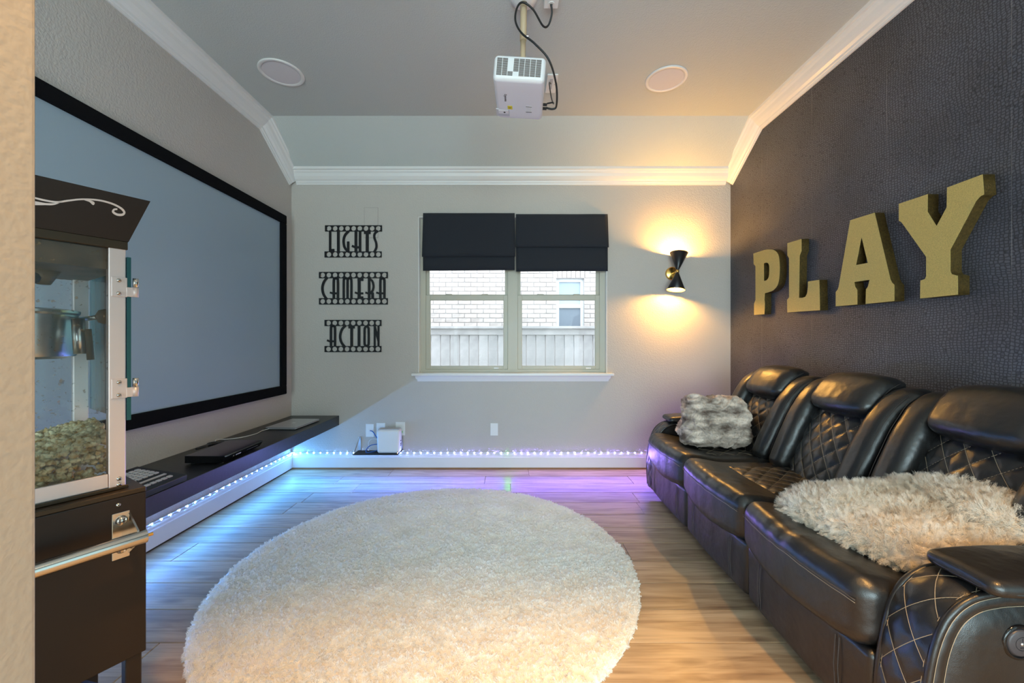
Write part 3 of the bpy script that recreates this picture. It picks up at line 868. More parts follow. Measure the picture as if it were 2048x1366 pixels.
# sampler with pads, keys and knobs
sm = empty('pad_sampler', (-1.70, 1.765, SHZ1 + 0.018), 0, label='black pad sampler with light grey keys on the near end of the shelf', cat='sampler')
sm.rotation_euler = (0, math.radians(9), 0)
MB().box(-0.115, -0.095, -0.14, 0.14, -0.034, 0.004).build('rear_stand', 'plastic_black', sm)
W2, H2 = 0.125, 0.165
def tz(y): return 0.030 + 0.008 * ((y + H2) / (2 * H2))
sm_rot = 0
pts = []
MB().rbox((W2, H2, 0.016), 0.006, (6, 6, 1), lambda p: Vector((p.x, p.y, 0.019 + p.z))).build('case', 'plastic_black', sm, True)
def top(x): return 0.0352
pad = MB().rbox((0.0082, 0.0110, 0.0035), 0.0025, (2, 2, 1), k=2).mesh('key')
def place(me, nm, m, x, y, z):
    return link(nm, me, m, sm, True, loc=(x, y, z))
for i in range(5):
    for j in range(5):
        place(pad, 'key', 'key_grey', -0.078 + i * 0.0215, 0.004 + j * 0.0285, top(-0.078 + i * 0.0215) + 0.002)
for j in range(5):
    place(pad, 'key', 'key_grey', 0.085, -0.008 + j * 0.0285, top(0.1) + 0.002)
MB().box(0.040, 0.052, -0.012, 0.128, top(0.05) - 0.001, top(0.05) + 0.003).build('slider_bar', 'key_grey', sm)
MB().box(-0.105, -0.088, 0.005, 0.055, top(-0.1) - 0.002, top(-0.1) + 0.002).build('display', 'lcd_red', sm)
for (x, y) in ((0.02, -0.055), (0.055, -0.06), (0.03, -0.095), (0.075, -0.10)):
    MB().lathe([(0.010, 0), (0.010, 0.006), (0.007, 0.018), (0.001, 0.018)], 14, (x, y, top(x) - 0.001)).build('knob', 'gloss_black', sm, True)
for (x, y) in ((-0.05, -0.05), (-0.02, -0.075)):
    MB().lathe([(0.006, 0), (0.006, 0.005), (0.001, 0.006)], 12, (x, y, top(x) - 0.001)).build('button', 'aluminium', sm, True)
for j in range(3):
    MB().box(-0.08, 0.1, -0.125 - j * 0.011, -0.122 - j * 0.011, top(0) - 0.0015, top(0) + 0.0035).build('trim_line', 'aluminium' if j == 1 else 'gloss_black', sm)

# ------------------------------------------------------------------ LED strip on top of the baseboards
led = empty('led_strip', (XL, YB, 0.147), label='glowing blue and violet light strip stuck above the baseboards', cat='light strip')
MB().box(0.001, 3.98, -0.013, -0.010, -0.005, 0.005).box(0.010, 0.013, -2.9, -0.013, -0.005, 0.005).box(3.997, 4.000, -1.1, -0.013, -0.005, 0.005).build('tape', 'led_tape', led)
lm = MB().lathe([(0.0052, 0.0040), (0.0040, 0.0043), (0.0005, 0.0045)], 8).mesh('led')
housing = MB().box(-0.0055, 0.0055, -0.0042, 0.0042, 0.0, 0.0038)
hm = housing.mesh('led_housing'); hm.materials.append(MATS['led_tape'])
palette = []
for i in range(9):
    t = i / 8
    colr = (0.10 + 0.20 * t, 0.40 - 0.22 * t, 1.0)
    palette.append(emit_mat('led_hue_%d' % i, colr, LED_S * 40))
palette.append(emit_mat('led_hue_green', (0.25, 1.0, 0.25), LED_S * 25))
leds = []
def one_led(loc, rot, mi, k):
    me_key = mi
    if me_key not in leds_m:
        m_ = lm.copy(); m_.materials.clear(); m_.materials.append(palette[mi]); leds_m[me_key] = m_
    o = bpy.data.objects.new('led', leds_m[me_key]); COL.objects.link(o); o.parent = led
    o.location = loc; o.rotation_euler = rot
    h2 = bpy.data.objects.new('led_housing', hm); COL.objects.link(h2); h2.parent = o
    if mi == 9: o['label'] = 'single green diode among the blue ones'
leds_m = {}
for i in range(65):
    x = 0.03 + i * 0.0608
    px = 1024 + F * (x + XL) / YB
    t = max(0, min(1, (px - 620) / 420))
    one_led((x, -0.013, 0), (pi / 2, 0, 0), 9 if abs(px - 1017) < 6.5 else int(round(t * 8)), i)
for i in range(44):
    one_led((0.013, -0.03 - i * 0.0608, 0), (0, pi / 2, 0), 0 if i < 20 else 1, i)

for i in range(17):
    one_led((3.997, -0.03 - i * 0.0608, 0), (0, -pi / 2, 0), 8, i)

# ------------------------------------------------------------------ film-strip word signs on the back wall
SGX, SGZ = 560.0, 360.0
def sgp(cx, cy):      # crop pixel -> wall X, Z
    px, py = SGX + cx / 3.413, SGZ + cy / 3.413
    d = YB - 0.006
    return (px - 1024) / F * d, CAMH + (683 - py) / F * d
YSG = YB - 0.0085
def stroke(mb, pts, w, dep=0.004, k=0):
    dep = 0.004 + 0.0007 * k
    P = [Vector((*sgp(*p), 0)) for p in pts]
    wm = 1.03 * w / 3.413 / F * YB
    n = len(P); L = []; R = []
    for i in range(n):
        a = P[max(0, i - 1)]; b = P[min(n - 1, i + 1)]
        t = (b - a).normalized(); nn = Vector((-t.y, t.x, 0)) * wm / 2
        L.append(P[i] + nn); R.append(P[i] - nn)
    vs = []
    for y in (YSG - dep / 2, YSG + dep / 2):
        vs += [(p.x, y, p.y) for p in L] + [(p.x, y, p.y) for p in R]
    fs = []
    for i in range(n - 1):
        fs += [(i, i + 1, n + i + 1, n + i), (2 * n + i, 3 * n + i, 3 * n + i + 1, 2 * n + i + 1), (i, 2 * n + i, 2 * n + i + 1, i + 1), (n + i, n + i + 1, 3 * n + i + 1, 3 * n + i)]
    fs += [(0, n, 3 * n, 2 * n), (n - 1, 3 * n - 1, 4 * n - 1, 2 * n - 1)]
    mb.add(vs, fs)
def arc(*pts): return [tuple(p[:2]) for p in spline([(a, b, 0) for a, b in pts], 6)]
def sign(word_label, bars, hole_x0, nh, letters):
    xs = [b for b in bars]
    cx_, cz_ = sgp((bars[0][0] + bars[0][1]) / 2, bars[1][3])
    r = empty('film_strip_sign', (cx_, YB, cz_), label=word_label, cat='wall sign', group='film-strip word signs')
    def local(mb): return mb.xf(lambda p: p - Vector((cx_, YB, cz_)))
    for (x0, x1, y0, y1) in bars:
        loops = [[sgp(x0, y0), sgp(x1, y0), sgp(x1, y1), sgp(x0, y1)]]
        for k in range(nh):
            c = sgp(hole_x0 + 42.1 * k, (y0 + y1) / 2)
            loops.append(circle(c[0], c[1], 16.5 / 3.413 / F * YB, 20))
        me = remap(filled(loops, 0.002), lambda p: Vector((p.x - cx_, YSG - YB + p.z, p.y - cz_)))
        link('film_bar', me, 'black_paint', r)
    for strokes in letters:
        mb = MB()
        for k_, (pts, w_) in enumerate(strokes): stroke(mb, pts, w_, k=k_ + 1)
        local(mb).build('letter', 'black_paint', r)
    for x in (bars[0][0] + 10, bars[0][1] - 10):      # stand-offs to the wall
        c = sgp(x, (bars[0][2] + bars[0][3]) / 2)
        MB().box(c[0] - cx_ - 0.004, c[0] - cx_ + 0.004, -0.007, -0.0005, c[1] - cz_ - 0.004, c[1] - cz_ + 0.004).build('standoff', 'black_paint', r)
V = lambda x, y0, y1: [(x, y0), (x, y1)]
def arch(x0, x1, yt, yb, w_): return (arc((x0, yb), (x0, yt + 22), ((x0 + x1) / 2 - 7, yt + 5), ((x0 + x1) / 2, yt + 2), ((x0 + x1) / 2 + 7, yt + 5), (x1, yt + 22), (x1, yb)), w_)
sign('black metal film-strip sign reading LIGHTS, topmost of three', [(308, 697, 310, 352), (305, 695, 488, 529)], 335, 9, [
    [(V(343, 345, 490), 15), ([(335, 480), (372, 480)], 17)],
    [(V(399, 345, 495), 18)],
    [(arc((470, 350), (446, 375), (435, 412), (440, 455), (456, 480), (472, 492)), 16), (V(466, 420, 490), 16)],
    [(V(519, 345, 495), 18), (V(547, 345, 495), 16), ([(492, 450), (515, 460), (548, 460)], 15)],
    [([(574, 360), (619, 360)], 18), (V(596, 350, 495), 20)],
    [(arc((668, 346), (647, 368), (645, 395), (657, 430), (658, 462), (644, 492)), 15)]])
sign('black metal film-strip sign reading CAMERA, widest and middle of three', [(267, 737, 628, 671), (267, 737, 807, 850)], 292, 11, [
    [(arc((322, 667), (300, 698), (290, 738), (298, 780), (318, 812)), 16)],
    [arch(368, 396, 668, 812, 16), ([(342, 768), (360, 774), (400, 774)], 13)],
    [arch(436, 462, 668, 812, 15), arch(462, 488, 668, 812, 15)],
    [(V(541, 668, 812), 20), ([(530, 680), (570, 680)], 18), ([(512, 768), (530, 774), (569, 774)], 13), ([(530, 802), (569, 802)], 14)],
    [(V(609, 668, 812), 17), (arc((609, 672), (630, 690), (639, 722), (634, 752), (618, 772)), 14), ([(584, 768), (600, 774), (640, 774)], 13), (V(633, 772, 812), 17)],
    [arch(686, 713, 668, 812, 16), ([(658, 768), (676, 774), (718, 774)], 13)]])
sign('black metal film-strip sign reading ACTION, lowest of three', [(305, 693, 955, 997), (305, 693, 1133, 1175)], 332, 9, [
    [arch(349, 376, 993, 1138, 16), ([(322, 1094), (340, 1101), (380, 1101)], 13)],
    [(arc((448, 994), (424, 1020), (411, 1066), (420, 1108), (442, 1138)), 16)],
    [([(468, 1004), (512, 1004)], 18), (V(490, 994, 1138), 18)],
    [(V(540, 994, 1138), 18)],
    [(arc((578, 1025), (581, 1008), (592, 1000), (603, 1008), (606, 1025), (606, 1108), (603, 1126), (592, 1133), (581, 1126), (578, 1108), (578, 1025)), 15)],
    [(V(647, 994, 1138), 13), (V(673, 994, 1138), 13), ([(647, 996), (660, 1050), (673, 1100)], 14)]])

# ------------------------------------------------------------------ gold PLAY letters on the wallpaper
XP = XR - 0.052
def plp(cx, cy):
    px, py = 1460 + cx * 0.28711, 330 + cy * 0.28711
    d = XP * F / (px - 1024)
    return d, CAMH + (683 - py) * d / F
def pletter(loops, label, ch):
    W = [[plp(*p) for p in lp] for lp in loops]
    yc = (min(p[0] for p in W[0]) + max(p[0] for p in W[0])) / 2; z0 = min(p[1] for p in W[0])
    r = empty('letter_' + ch if False else 'wall_letter', (XR, yc, z0), label=label, cat='wall letter', group='big gold letters on the wallpaper')
    L2 = [[(p[0] - yc, p[1] - z0) for p in lp] for lp in W]
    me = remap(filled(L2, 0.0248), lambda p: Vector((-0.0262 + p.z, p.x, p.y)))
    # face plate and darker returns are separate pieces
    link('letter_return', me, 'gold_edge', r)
    me = remap(filled(L2, 0.0008), lambda p: Vector((-0.0520 + p.z, p.x, p.y)))
    link('letter_face', me, 'gold_face', r)
P_o = [(163, 617), (240, 592)] + arc((262, 588), (305, 592), (335, 622), (345, 680), (345, 765), (333, 832), (305, 870), (270, 886), (243, 893)) + [(240, 940), (243, 965), (240, 1040), (168, 1045), (168, 968), (178, 940), (178, 705), (165, 690)]
P_h = [(236, 685)] + arc((252, 680), (266, 685), (273, 705), (273, 755), (268, 785), (255, 802), (237, 808))
pletter([P_o, P_h], 'gold letter P, farthest and smallest looking of the four', 'p')
pletter([[(400, 545), (498, 515), (498, 598), (485, 632), (481, 925), (505, 925), (525, 918), (537, 895), (543, 855), (543, 812), (622, 800), (627, 1012), (400, 1027), (398, 940), (412, 922), (412, 648), (400, 630)]], 'gold letter L between the P and the A', 'l')
pletter([[(838, 385), (1008, 332), (1117, 795), (1128, 818), (1145, 835), (1145, 948), (945, 968), (948, 868), (962, 845), (973, 800), (866, 815), (872, 848), (886, 870), (887, 972), (737, 985), (737, 885), (750, 868), (757, 850)], [(917, 503), (960, 682), (878, 697)]], 'gold letter A between the L and the Y', 'a')
pletter([[(1177, 270), (1378, 203), (1376, 325), (1440, 425), (1510, 295), (1513, 157), (1760, 65), (1770, 205), (1745, 218), (1715, 250), (1535, 590), (1535, 740), (1545, 760), (1587, 772), (1588, 903), (1325, 930), (1327, 805), (1358, 795), (1367, 775), (1367, 640), (1205, 412), (1192, 396), (1177, 390)]], 'gold letter Y, nearest and largest looking of the four', 'y')

# ------------------------------------------------------------------ double cone wall sconce
sx_, sz_ = pxX(1343.5, YB), pxZ(547.5, YB)
sn = empty('wall_sconce', (sx_, YB, sz_), label='black double-cone wall sconce with brass disc, lit warm', cat='wall lamp')
MB().lathe([(0.001, -0.024), (0.052, -0.020), (0.059, -0.016), (0.060, -0.001)], 36, axis='Y').build('backplate', 'brass', sn, True)
yo = -0.125
MB().tube([(0, -0.02, 0), (0, yo, 0)], 0.009, 12).build('arm', 'brass', sn, True)
MB().lathe([(0.014, -0.012), (0.014, 0.012)], 20, (0.001, yo, 0), cap0=True, cap1=True).build('collar', 'brass', sn, True)
tilt = math.radians(7)
RO = Matrix.Rotation(tilt, 3, 'Y')
RO = Matrix.Rotation(math.radians(-6), 3, 'X') @ RO
def cone(sg, nm):
    h0, h1, r0, r1 = 0.010, 0.168, 0.011, 0.076
    o = MB().lathe([(r0, sg * h0), (r1, sg * h1), (r1 - 0.001, sg * (h1 + 0.001))], 40, (0, yo, 0), mtx=RO).build('shade', 'sconce_black', sn, True)
    MB().lathe([(r0 - 0.002, sg * (h0 + 0.001)), (r1 - 0.0022, sg * (h1 + 0.0005))], 40, (0, yo, 0), mtx=RO).build('shade_lining', 'gold_inside', o, True)
    c_ = RO @ Vector((0, 0, sg * 0.146)); c_.y += yo
    b = MB().lathe([(0.001, -0.020), (0.008, -0.016), (0.013, -0.004), (0.013, 0.004), (0.008, 0.012), (0.001, 0.015)], 16, c_).build('bulb', 'bulb', o, True)
    lamp('sconce_glow', 'POINT', (sx_ + c_.x, YB + c_.y, sz_ + c_.z), SCONCE_W, (1.0, 0.50, 0.10), shadow_soft_size=0.016)
cone(1, 'up'); cone(-1, 'down')

# ------------------------------------------------------------------ ceiling speakers
for px, py, lab in ((563, 146, 'round white ceiling speaker on the left, above the screen side'), (1332.5, 159, 'round white ceiling speaker on the right, above the sofa side')):
    d = (ZC - 0.004 - CAMH) * F / (683 - py)
    s_ = empty('ceiling_speaker', ((px - 1024) / F * d, d, ZC), label=lab, cat='speaker', group='ceiling speakers')
    MB().lathe([(0.139, -0.0005), (0.140, -0.006), (0.136, -0.009), (0.118, -0.008), (0.115, -0.004)], 48).build('rim', 'trim_white', s_, True)
    MB().lathe([(0.001, -0.0085), (0.07, -0.0075), (0.115, -0.0055)], 48).build('grille', 'speaker_mesh', s_, True)

# ------------------------------------------------------------------ projector on its ceiling pole
PZ, PD = 2.425, 2.10
pj = empty('ceiling_projector', (0.037, PD, PZ), 0, label='white projector hanging upside down from a cream ceiling pole', cat='projector')
pj.rotation_euler = (0, math.radians(4.8), math.radians(-2.0))
hx, hy, hz = 0.127, 0.173, 0.062
def taper(p):
    return Vector((p.x, p.y, p.z + hz))
MB().rbox((hx, hy, hz), 0.022, (6, 6, 4), taper).build('body', 'projector_white', pj, True)
# vent louvres on the side that faces the viewer and curls under
slots = MB()
vents = []
slot_me = MB().bbox(-0.0125, 0.0125, -0.0035, 0.002, -0.0016, 0.0016, 0.0008, 1).mesh('vent_slot')
for c_i in range(8):
    for r_i in range(16):
        x = -0.100 + c_i * 0.0272; z = 0.022 + r_i * 0.0053
        if abs(x + 0.002 + 0.0575 - (0.105 - z) * 0.425) < 0.0135: continue
        o = link('vent_slot', slot_me, 'vent_dark', pj, loc=(x + 0.002, -hy + 0.0015, z))
# lens recess at the far left of the underside
MB().box(-hx - 0.0006, -hx + 0.072, 0.078, 0.142, -0.0008, 0.004).build('lens_recess', 'sticker_grey', pj)
MB().bbox(-hx + 0.012, -hx + 0.066, 0.084, 0.118, -0.0022, 0.001, 0.001, 1).build('lens_cover', 'projector_white', pj)
MB().lathe([(0.001, -0.003), (0.005, -0.0026), (0.006, 0.0)], 20, (-hx + 0.045, 0.102, -0.001)).build('lens', 'gloss_black', pj, True)
MB().box(-0.063, -0.037, 0.042, 0.072, -0.0010, 0.001).build('warning_sticker', 'sticker_yellow', pj)
tri = MB().prism([(-0.058, 0.050), (-0.042, 0.050), (-0.050, 0.066)], lambda a, b, d: (a, b, d), -0.0016, -0.0009); tri.build('warning_triangle', 'ink', pj)
MB().prism([(-0.0555, 0.0515), (-0.0445, 0.0515), (-0.050, 0.0625)], lambda a, b, d: (a, b, d), -0.0019, -0.0014).build('triangle_fill', 'sticker_yellow', pj)
MB().box(-0.0506, -0.0494, 0.0535, 0.0590, -0.0023, -0.0018).build('exclamation_mark', 'ink', pj)
MB().box(0.036, 0.068, 0.036, 0.092, -0.0009, 0.001).build('rating_label', 'plate_white', pj)
for y in (0.037, 0.087): MB().box(0.036, 0.068, y, y + 0.004, -0.0014, -0.0006).build('label_bar', 'ink', pj)
for k in range(4): MB().box(0.039, 0.065, 0.047 + k * 0.009, 0.0485 + k * 0.009, -0.0013, -0.0006).build('label_line', 'sticker_grey', pj)
me = remap(filled(None, 0.0003, text='Optoma', size=0.019), lambda p: Vector((-0.070 + p.y, -0.028 + p.x, -0.0006 + p.z))); link('brand_script', me, 'ink', pj)
for (x, y, z) in ((hx, 0.062, 0.03), (hx, 0.098, 0.03)):
    MB().bbox(x - 0.002, x + 0.022, y - 0.008, y + 0.008, z - 0.005, z + 0.005, 0.002, 1).build('cable_plug', 'cable_black', pj)
MB().bbox(-0.05, 0.05, -0.06, 0.06, 2 * hz - 0.001, 2 * hz + 0.012, 0.003, 1).build('mount_plate', 'pole_cream', pj)
pj2 = empty('projector_pole', (0.062, 2.105, ZC), label='cream telescopic pole carrying the projector from the ceiling', cat='projector mount')
topz = PZ + 2 * hz + 0.012 - ZC
MB().tube([(-0.006, 0, topz + 0.002), (-0.003, 0, topz + 0.2)], 0.0140, 16).build('lower_tube', 'pole_cream', pj2, True)
MB().tube([(-0.003, 0, topz + 0.19), (0, 0, -0.004)], 0.0175, 16).build('upper_tube', 'pole_cream', pj2, True)
MB().lathe([(0.072, -0.0005), (0.070, -0.012), (0.045, -0.030), (0.020, -0.034)], 36).build('ceiling_plate', 'trim_white', pj2, True)
MB().tube([(0.014, -0.004, topz + 0.21), (0.024, -0.004, topz + 0.21)], 0.004, 8).build('set_screw', 'steel', pj2)
bx_ = empty('ceiling_outlet', (0.208, 2.075, ZC), label='white ceiling power outlet with a black plug, next to the projector pole', cat='outlet')
MB().bbox(-0.038, 0.038, -0.062, 0.062, -0.034, -0.0005, 0.004, 2).build('box', 'plate_white', bx_)
for y in (-0.025, 0.03):
    MB().lathe([(0.016, -0.0375), (0.0165, -0.034)], 20, (0, y, 0), cap0=True).build('socket', 'trim_white', bx_)
    for q in (-0.006, 0.006): MB().box(q - 0.001, q + 0.001, y - 0.004, y + 0.004, -0.0385, -0.037).build('socket_slot', 'ink', bx_)
d2 = (ZC - CAMH) * F / (683 - 166)
b2 = empty('cable_wall_plate', ((1103 - 1024) / F * d2, d2, ZC), label='white ceiling cable plate just behind the projector', cat='cable plate')
MB().bbox(-0.037, 0.037, -0.10, 0.10, -0.010, -0.0005, 0.003, 1).build('plate', 'plate_white', b2)
MB().box(-0.014, 0.006, -0.06, 0.05, -0.012, -0.009).build('brush_slot', 'sticker_grey', b2)
MB().lathe([(0.003, -0.012), (0.003, -0.009)], 8, (0.02, 0.0, 0), cap0=True).build('screw', 'steel', b2)
# power lead: from the outlet, over the pole, down to the projector's far right side
pl_ = [(0.206, 2.10, ZC - 0.04), (0.212, 2.12, ZC - 0.075), (0.195, 2.14, ZC - 0.12), (0.165, 2.13, ZC - 0.13), (0.11, 2.08, ZC - 0.085), (0.055, 2.06, ZC - 0.065), (0.025, 2.055, ZC - 0.10), (0.018, 2.05, ZC - 0.17), (0.05, 2.04, ZC - 0.24), (0.115, 2.03, ZC - 0.30), (0.19, 2.05, ZC - 0.37), (0.235, 2.12, ZC - 0.45), (0.245, 2.19, ZC - 0.52), (0.225, 2.20, ZC - 0.535), (0.188, 2.192, PZ + 0.022)]
tagp(MB().tube(spline(pl_, 8), 0.0052, 8).build('projector_power_lead', 'cable_black', None, True), 'black power lead looping from the ceiling outlet to the projector', 'cable')
pl2 = [((1103 - 1024) / F * d2 - 0.006, d2 - 0.01, ZC - 0.012), (0.245, 2.62, ZC - 0.12), (0.235, 2.38, ZC - 0.36), (0.232, 2.24, ZC - 0.48), (0.222, 2.165, ZC - 0.52), (0.19, 2.152, PZ + 0.022)]
tagp(MB().tube(spline(pl2, 8), 0.0038, 8).build('projector_video_lead', 'cable_black', None, True), 'thinner black video lead from the cable plate to the projector', 'cable')

# ------------------------------------------------------------------ outlets and the router on its little shelf
def wall_plate(px, py, w, h, label, kind):
    o = empty('wall_outlet' if kind != 'blank' else 'blank_wall_plate', (pxX(px, YB), YB, pxZ(py, YB)), label=label, cat='outlet' if kind != 'blank' else 'wall plate', group='white wall plates above the back baseboard')
    MB().bbox(-w / 2, w / 2, -0.006, -0.0005, -h / 2, h / 2, 0.002, 2).build('plate', 'plate_white', o)
    if kind == 'outlet':
        for z in (-0.02, 0.02):
            MB().bbox(-0.017, 0.017, -0.0075, -0.005, z - 0.014, z + 0.014, 0.001, 1).build('socket', 'trim_white', o)
    if kind == 'jack':
        MB().bbox(-0.009, 0.009, -0.009, -0.005, -0.012, 0.012, 0.001, 1).build('jack', 'trim_white', o)
    if kind == 'blank':
        for z in (-0.042, 0.042): MB().lathe([(0.0035, -0.0068), (0.0035, -0.0055)], 10, (0, 0, z), axis='Y', cap0=True).build('screw', 'plate_white', o)
    return o
wall_plate(740, 860.5, 0.073, 0.118, 'white data outlet left of the router', 'jack')
wall_plate(762, 859, 0.080, 0.122, 'white power outlet partly hidden behind the router', 'outlet')
wall_plate(801, 857, 0.085, 0.122, 'white power outlet with a green plug, right of the router', 'outlet')
wall_plate(988.5, 858.5, 0.068, 0.112, 'blank white wall plate under the window', 'blank')
ZR = pxZ(903, YB - 0.06)
rs = empty('router_shelf', (pxX(762, YB), YB, ZR), label='small black bracket shelf under the router', cat='shelf')
rw = 0.20
MB().bbox(-rw, rw, -0.155, -0.018, -0.006, 0.0, 0.002, 1).build('shelf_board', 'black_paint', rs)
for sg in (-1, 1):
    x = sg * (rw - 0.01)
    mb = MB().tube([(x, -0.150, 0.0), (x, -0.014, 0.115)], 0.0035, 6)
    mb.build('brace', 'brass' if sg > 0 else 'dull_steel', rs)
    MB().box(x - 0.012, x + 0.012, -0.012, -0.001, -0.004, 0.12).build('bracket_strap', 'dull_steel', rs)
rt = empty('router', (pxX(778, YB - 0.1), YB - 0.085, ZR), label='white rounded router standing on the small shelf', cat='router')
def rfn(p): return Vector((p.x * (1 + 0.02 * p.z / 0.1), p.y, p.z + 0.105))
MB().rbox((0.101, 0.045, 0.1045), 0.022, (4, 3, 4), rfn).build('case', 'plate_white', rt, True)
MB().rbox((0.092, 0.036, 0.004), 0.0035, (4, 3, 1), lambda p: p + Vector((0, 0, 0.2095))).build('top_inset', 'sticker_grey', rt, True)
for z in (0.06, 0.075, 0.10): MB().bbox(0.099, 0.103, -0.012, 0.008, z, z + 0.01, 0.001, 1).build('port', 'ink', rt)
tagp(MB().tube(spline([(pxX(741, YB), YB - 0.010, pxZ(861, YB)), (pxX(748, YB), YB - 0.03, pxZ(862, YB)), (pxX(757, YB), YB - 0.05, pxZ(872, YB)), (pxX(765, YB), YB - 0.035, pxZ(880, YB))], 6), 0.004, 8).build('network_cable', 'cable_blue', None, True), 'blue network cable from the data outlet to the router', 'cable')
tagp(MB().tube(spline([(pxX(760, YB), YB - 0.036, pxZ(886, YB)), (pxX(747, YB), YB - 0.06, pxZ(887, YB)), (pxX(740, YB), YB - 0.08, pxZ(893, YB)), (pxX(741, YB), YB - 0.10, pxZ(899, YB)), (pxX(752, YB), YB - 0.085, ZR + 0.006), (pxX(760, YB), YB - 0.032, ZR + 0.008)], 6), 0.004, 8).build('coiled_network_cable', 'cable_blue', None, True), 'blue cable coiled on the small router shelf', 'cable')
tagp(MB().tube(spline([(pxX(762, YB), YB - 0.034, pxZ(878, YB)), (pxX(747, YB), YB - 0.03, pxZ(876, YB)), (pxX(740, YB), YB - 0.03, pxZ(884, YB)), (pxX(743, YB), YB - 0.035, pxZ(896, YB)), (pxX(758, YB), YB - 0.036, ZR + 0.006)], 6), 0.003, 8).build('router_power_cord', 'cable_white', None, True), 'thin white cord looping beside the router', 'cable')
gp = empty('power_plug', (pxX(803, YB), YB - 0.0085, pxZ(863, YB)), label='bright green plug in the outlet right of the router', cat='plug')
MB().lathe([(0.013, 0), (0.015, -0.012), (0.010, -0.030), (0.004, -0.034)], 14, axis='Y', cap0=True).build('plug_body', 'plug_green', gp, True)
MB().tube(spline([(0, -0.032, 0), (0.008, -0.045, -0.02), (0.004, -0.05, -0.08), (-0.012, -0.05, -0.12)], 5), 0.003, 6).build('cord', 'cable_white', gp, True)

# ------------------------------------------------------------------ popcorn machine on its cart
PM = Vector((-1.197, 0.8825, 0)); PA = math.radians(58)
pc = empty('popcorn_machine', PM, PA, label='dark popcorn cart machine with glass cabinet at the left edge', cat='popcorn machine')
PMI = (Matrix.Translation(PM) @ Matrix.Rotation(PA, 4, 'Z')).inverted()
def ray_local(px, py, p0, n, lift=0.0):
    """where the sight line of a pixel meets a plane given in the machine's own frame"""
    o = PMI @ Vector((0, 0, CAMH)); d = PMI.to_3x3() @ Vector(((px - 1024) / F, 1, (683 - py) / F))
    p0 = Vector(p0); n = Vector(n).normalized()
    t = (p0 - o).dot(n) / d.dot(n)
    return o + d * t + n * lift
CW, CD = 0.24, 0.20
# cart
MB().bbox(-CW, CW, -CD, CD, 0.40, 0.792, 0.003, 2).build('cart_body', 'cart_brown', pc)
MB().bbox(-CW, CW, -CD, CD, 0.792, 0.8035, 0.0015, 1).build('cart_top', 'cart_lip', pc)
for sx in (-1, 1):
    for sy_ in (-1, 1):
        x, y = sx * (CW - 0.022), sy_ * (CD - 0.02)
        lg_ = MB().bbox(x - 0.015, x + 0.015, y - 0.015, y + 0.015, 0.045, 0.40, 0.002, 1).build('leg', 'cart_brown', pc)
        MB().lathe([(0.001, -0.011), (0.020, -0.011), (0.022, -0.007), (0.022, 0.007), (0.020, 0.011), (0.001, 0.011)], 18, (x, y, 0.0225), axis='X').build('caster', 'plastic_black', lg_, True)
for sy_ in (-1, 1):
    y = sy_ * (CD - 0.02)
    MB().bbox(-CW + 0.03, CW - 0.03, y - 0.01, y + 0.01, 0.10, 0.125, 0.002, 1).build('stretcher', 'cart_brown', pc)
    mb = MB().tube([(CW - 0.03, y, 0.30), (CW - 0.13, y, 0.405)], 0.011, 8); mb.build('leg_brace', 'cart_brown', pc)
MB().bbox(-CW + 0.03, CW - 0.03, -CD + 0.03, CD - 0.03, 0.125, 0.135, 0.002, 1).build('lower_tray', 'cart_brown', pc)
for x, z in ((0.19, 0.775),): MB().lathe([(0.001, -0.0035), (0.004, -0.002), (0.005, 0)], 10, (x, -CD, z), axis='Y').build('screw', 'steel', pc, True)
# push handle
MB().bbox(0.178, 0.209, -CD - 0.004, -CD, 0.648, 0.757, 0.001, 1).build('handle_plate', 'steel', pc)
MB().prism([(0.0, 0.655), (0.0, 0.752), (-0.062, 0.724), (-0.066, 0.695)], lambda a, b, d: (d, -CD - 0.003 + a, b), 0.206, 0.2095).build('handle_wing', 'steel', pc)
for z in (0.672, 0.738): MB().lathe([(0.001, -0.011), (0.008, -0.010), (0.011, -0.004), (0.011, 0)], 14, (0.194, -CD - 0.003, z), axis='Y').build('bolt', 'steel', pc, True)
hb = MB().tube([(-0.225, -CD - 0.064, 0.706), (0.222, -CD - 0.064, 0.706)], 0.0155, 20).build('handle_bar', 'steel', pc, True); autosmooth(hb)
MB().tube([(0.2225, -CD - 0.064, 0.706), (0.234, -CD - 0.064, 0.706)], 0.004, 10).build('handle_screw', 'brass', pc)
MB().bbox(-0.209, -0.178, -CD - 0.004, -CD, 0.648, 0.757, 0.001, 1).build('handle_plate', 'steel', pc)
MB().prism([(0.0, 0.655), (0.0, 0.752), (-0.062, 0.724), (-0.066, 0.695)], lambda a, b, d: (d, -CD - 0.003 + a, b), -0.2095, -0.206).build('handle_wing', 'steel', pc)
# cabinet
GW, GD, GZ0, GZ1 = 0.21, 0.17, 0.805, 1.385
for sx in (-1, 1):
    for sy_ in (-1, 1):
        MB().bbox(*(sorted((sx * GW, sx * (GW - 0.030)))), *(sorted((sy_ * GD, sy_ * (GD - 0.022)))), GZ0, GZ1, 0.0015, 1).build('corner_post', 'pale_metal', pc)
for sy_ in (-1, 1):
    y0, y1 = sorted((sy_ * GD, sy_ * (GD - 0.012)))
    MB().bbox(-GW + 0.031, GW - 0.031, y0, y1, GZ0 + 0.008, GZ0 + 0.040, 0.001, 1).build('bottom_rail', 'pale_metal', pc)
    MB().box(-GW + 0.028, GW - 0.028, sy_ * (GD - 0.006) - 0.002, sy_ * (GD - 0.006) + 0.002, GZ0 + 0.038, GZ1).build('pane', 'cabinet_glass', pc)
MB().box(-GW + 0.001, GW - 0.001, -GD + 0.001, GD - 0.001, GZ0 - 0.0005, GZ0 + 0.010).build('deck', 'dull_steel', pc)
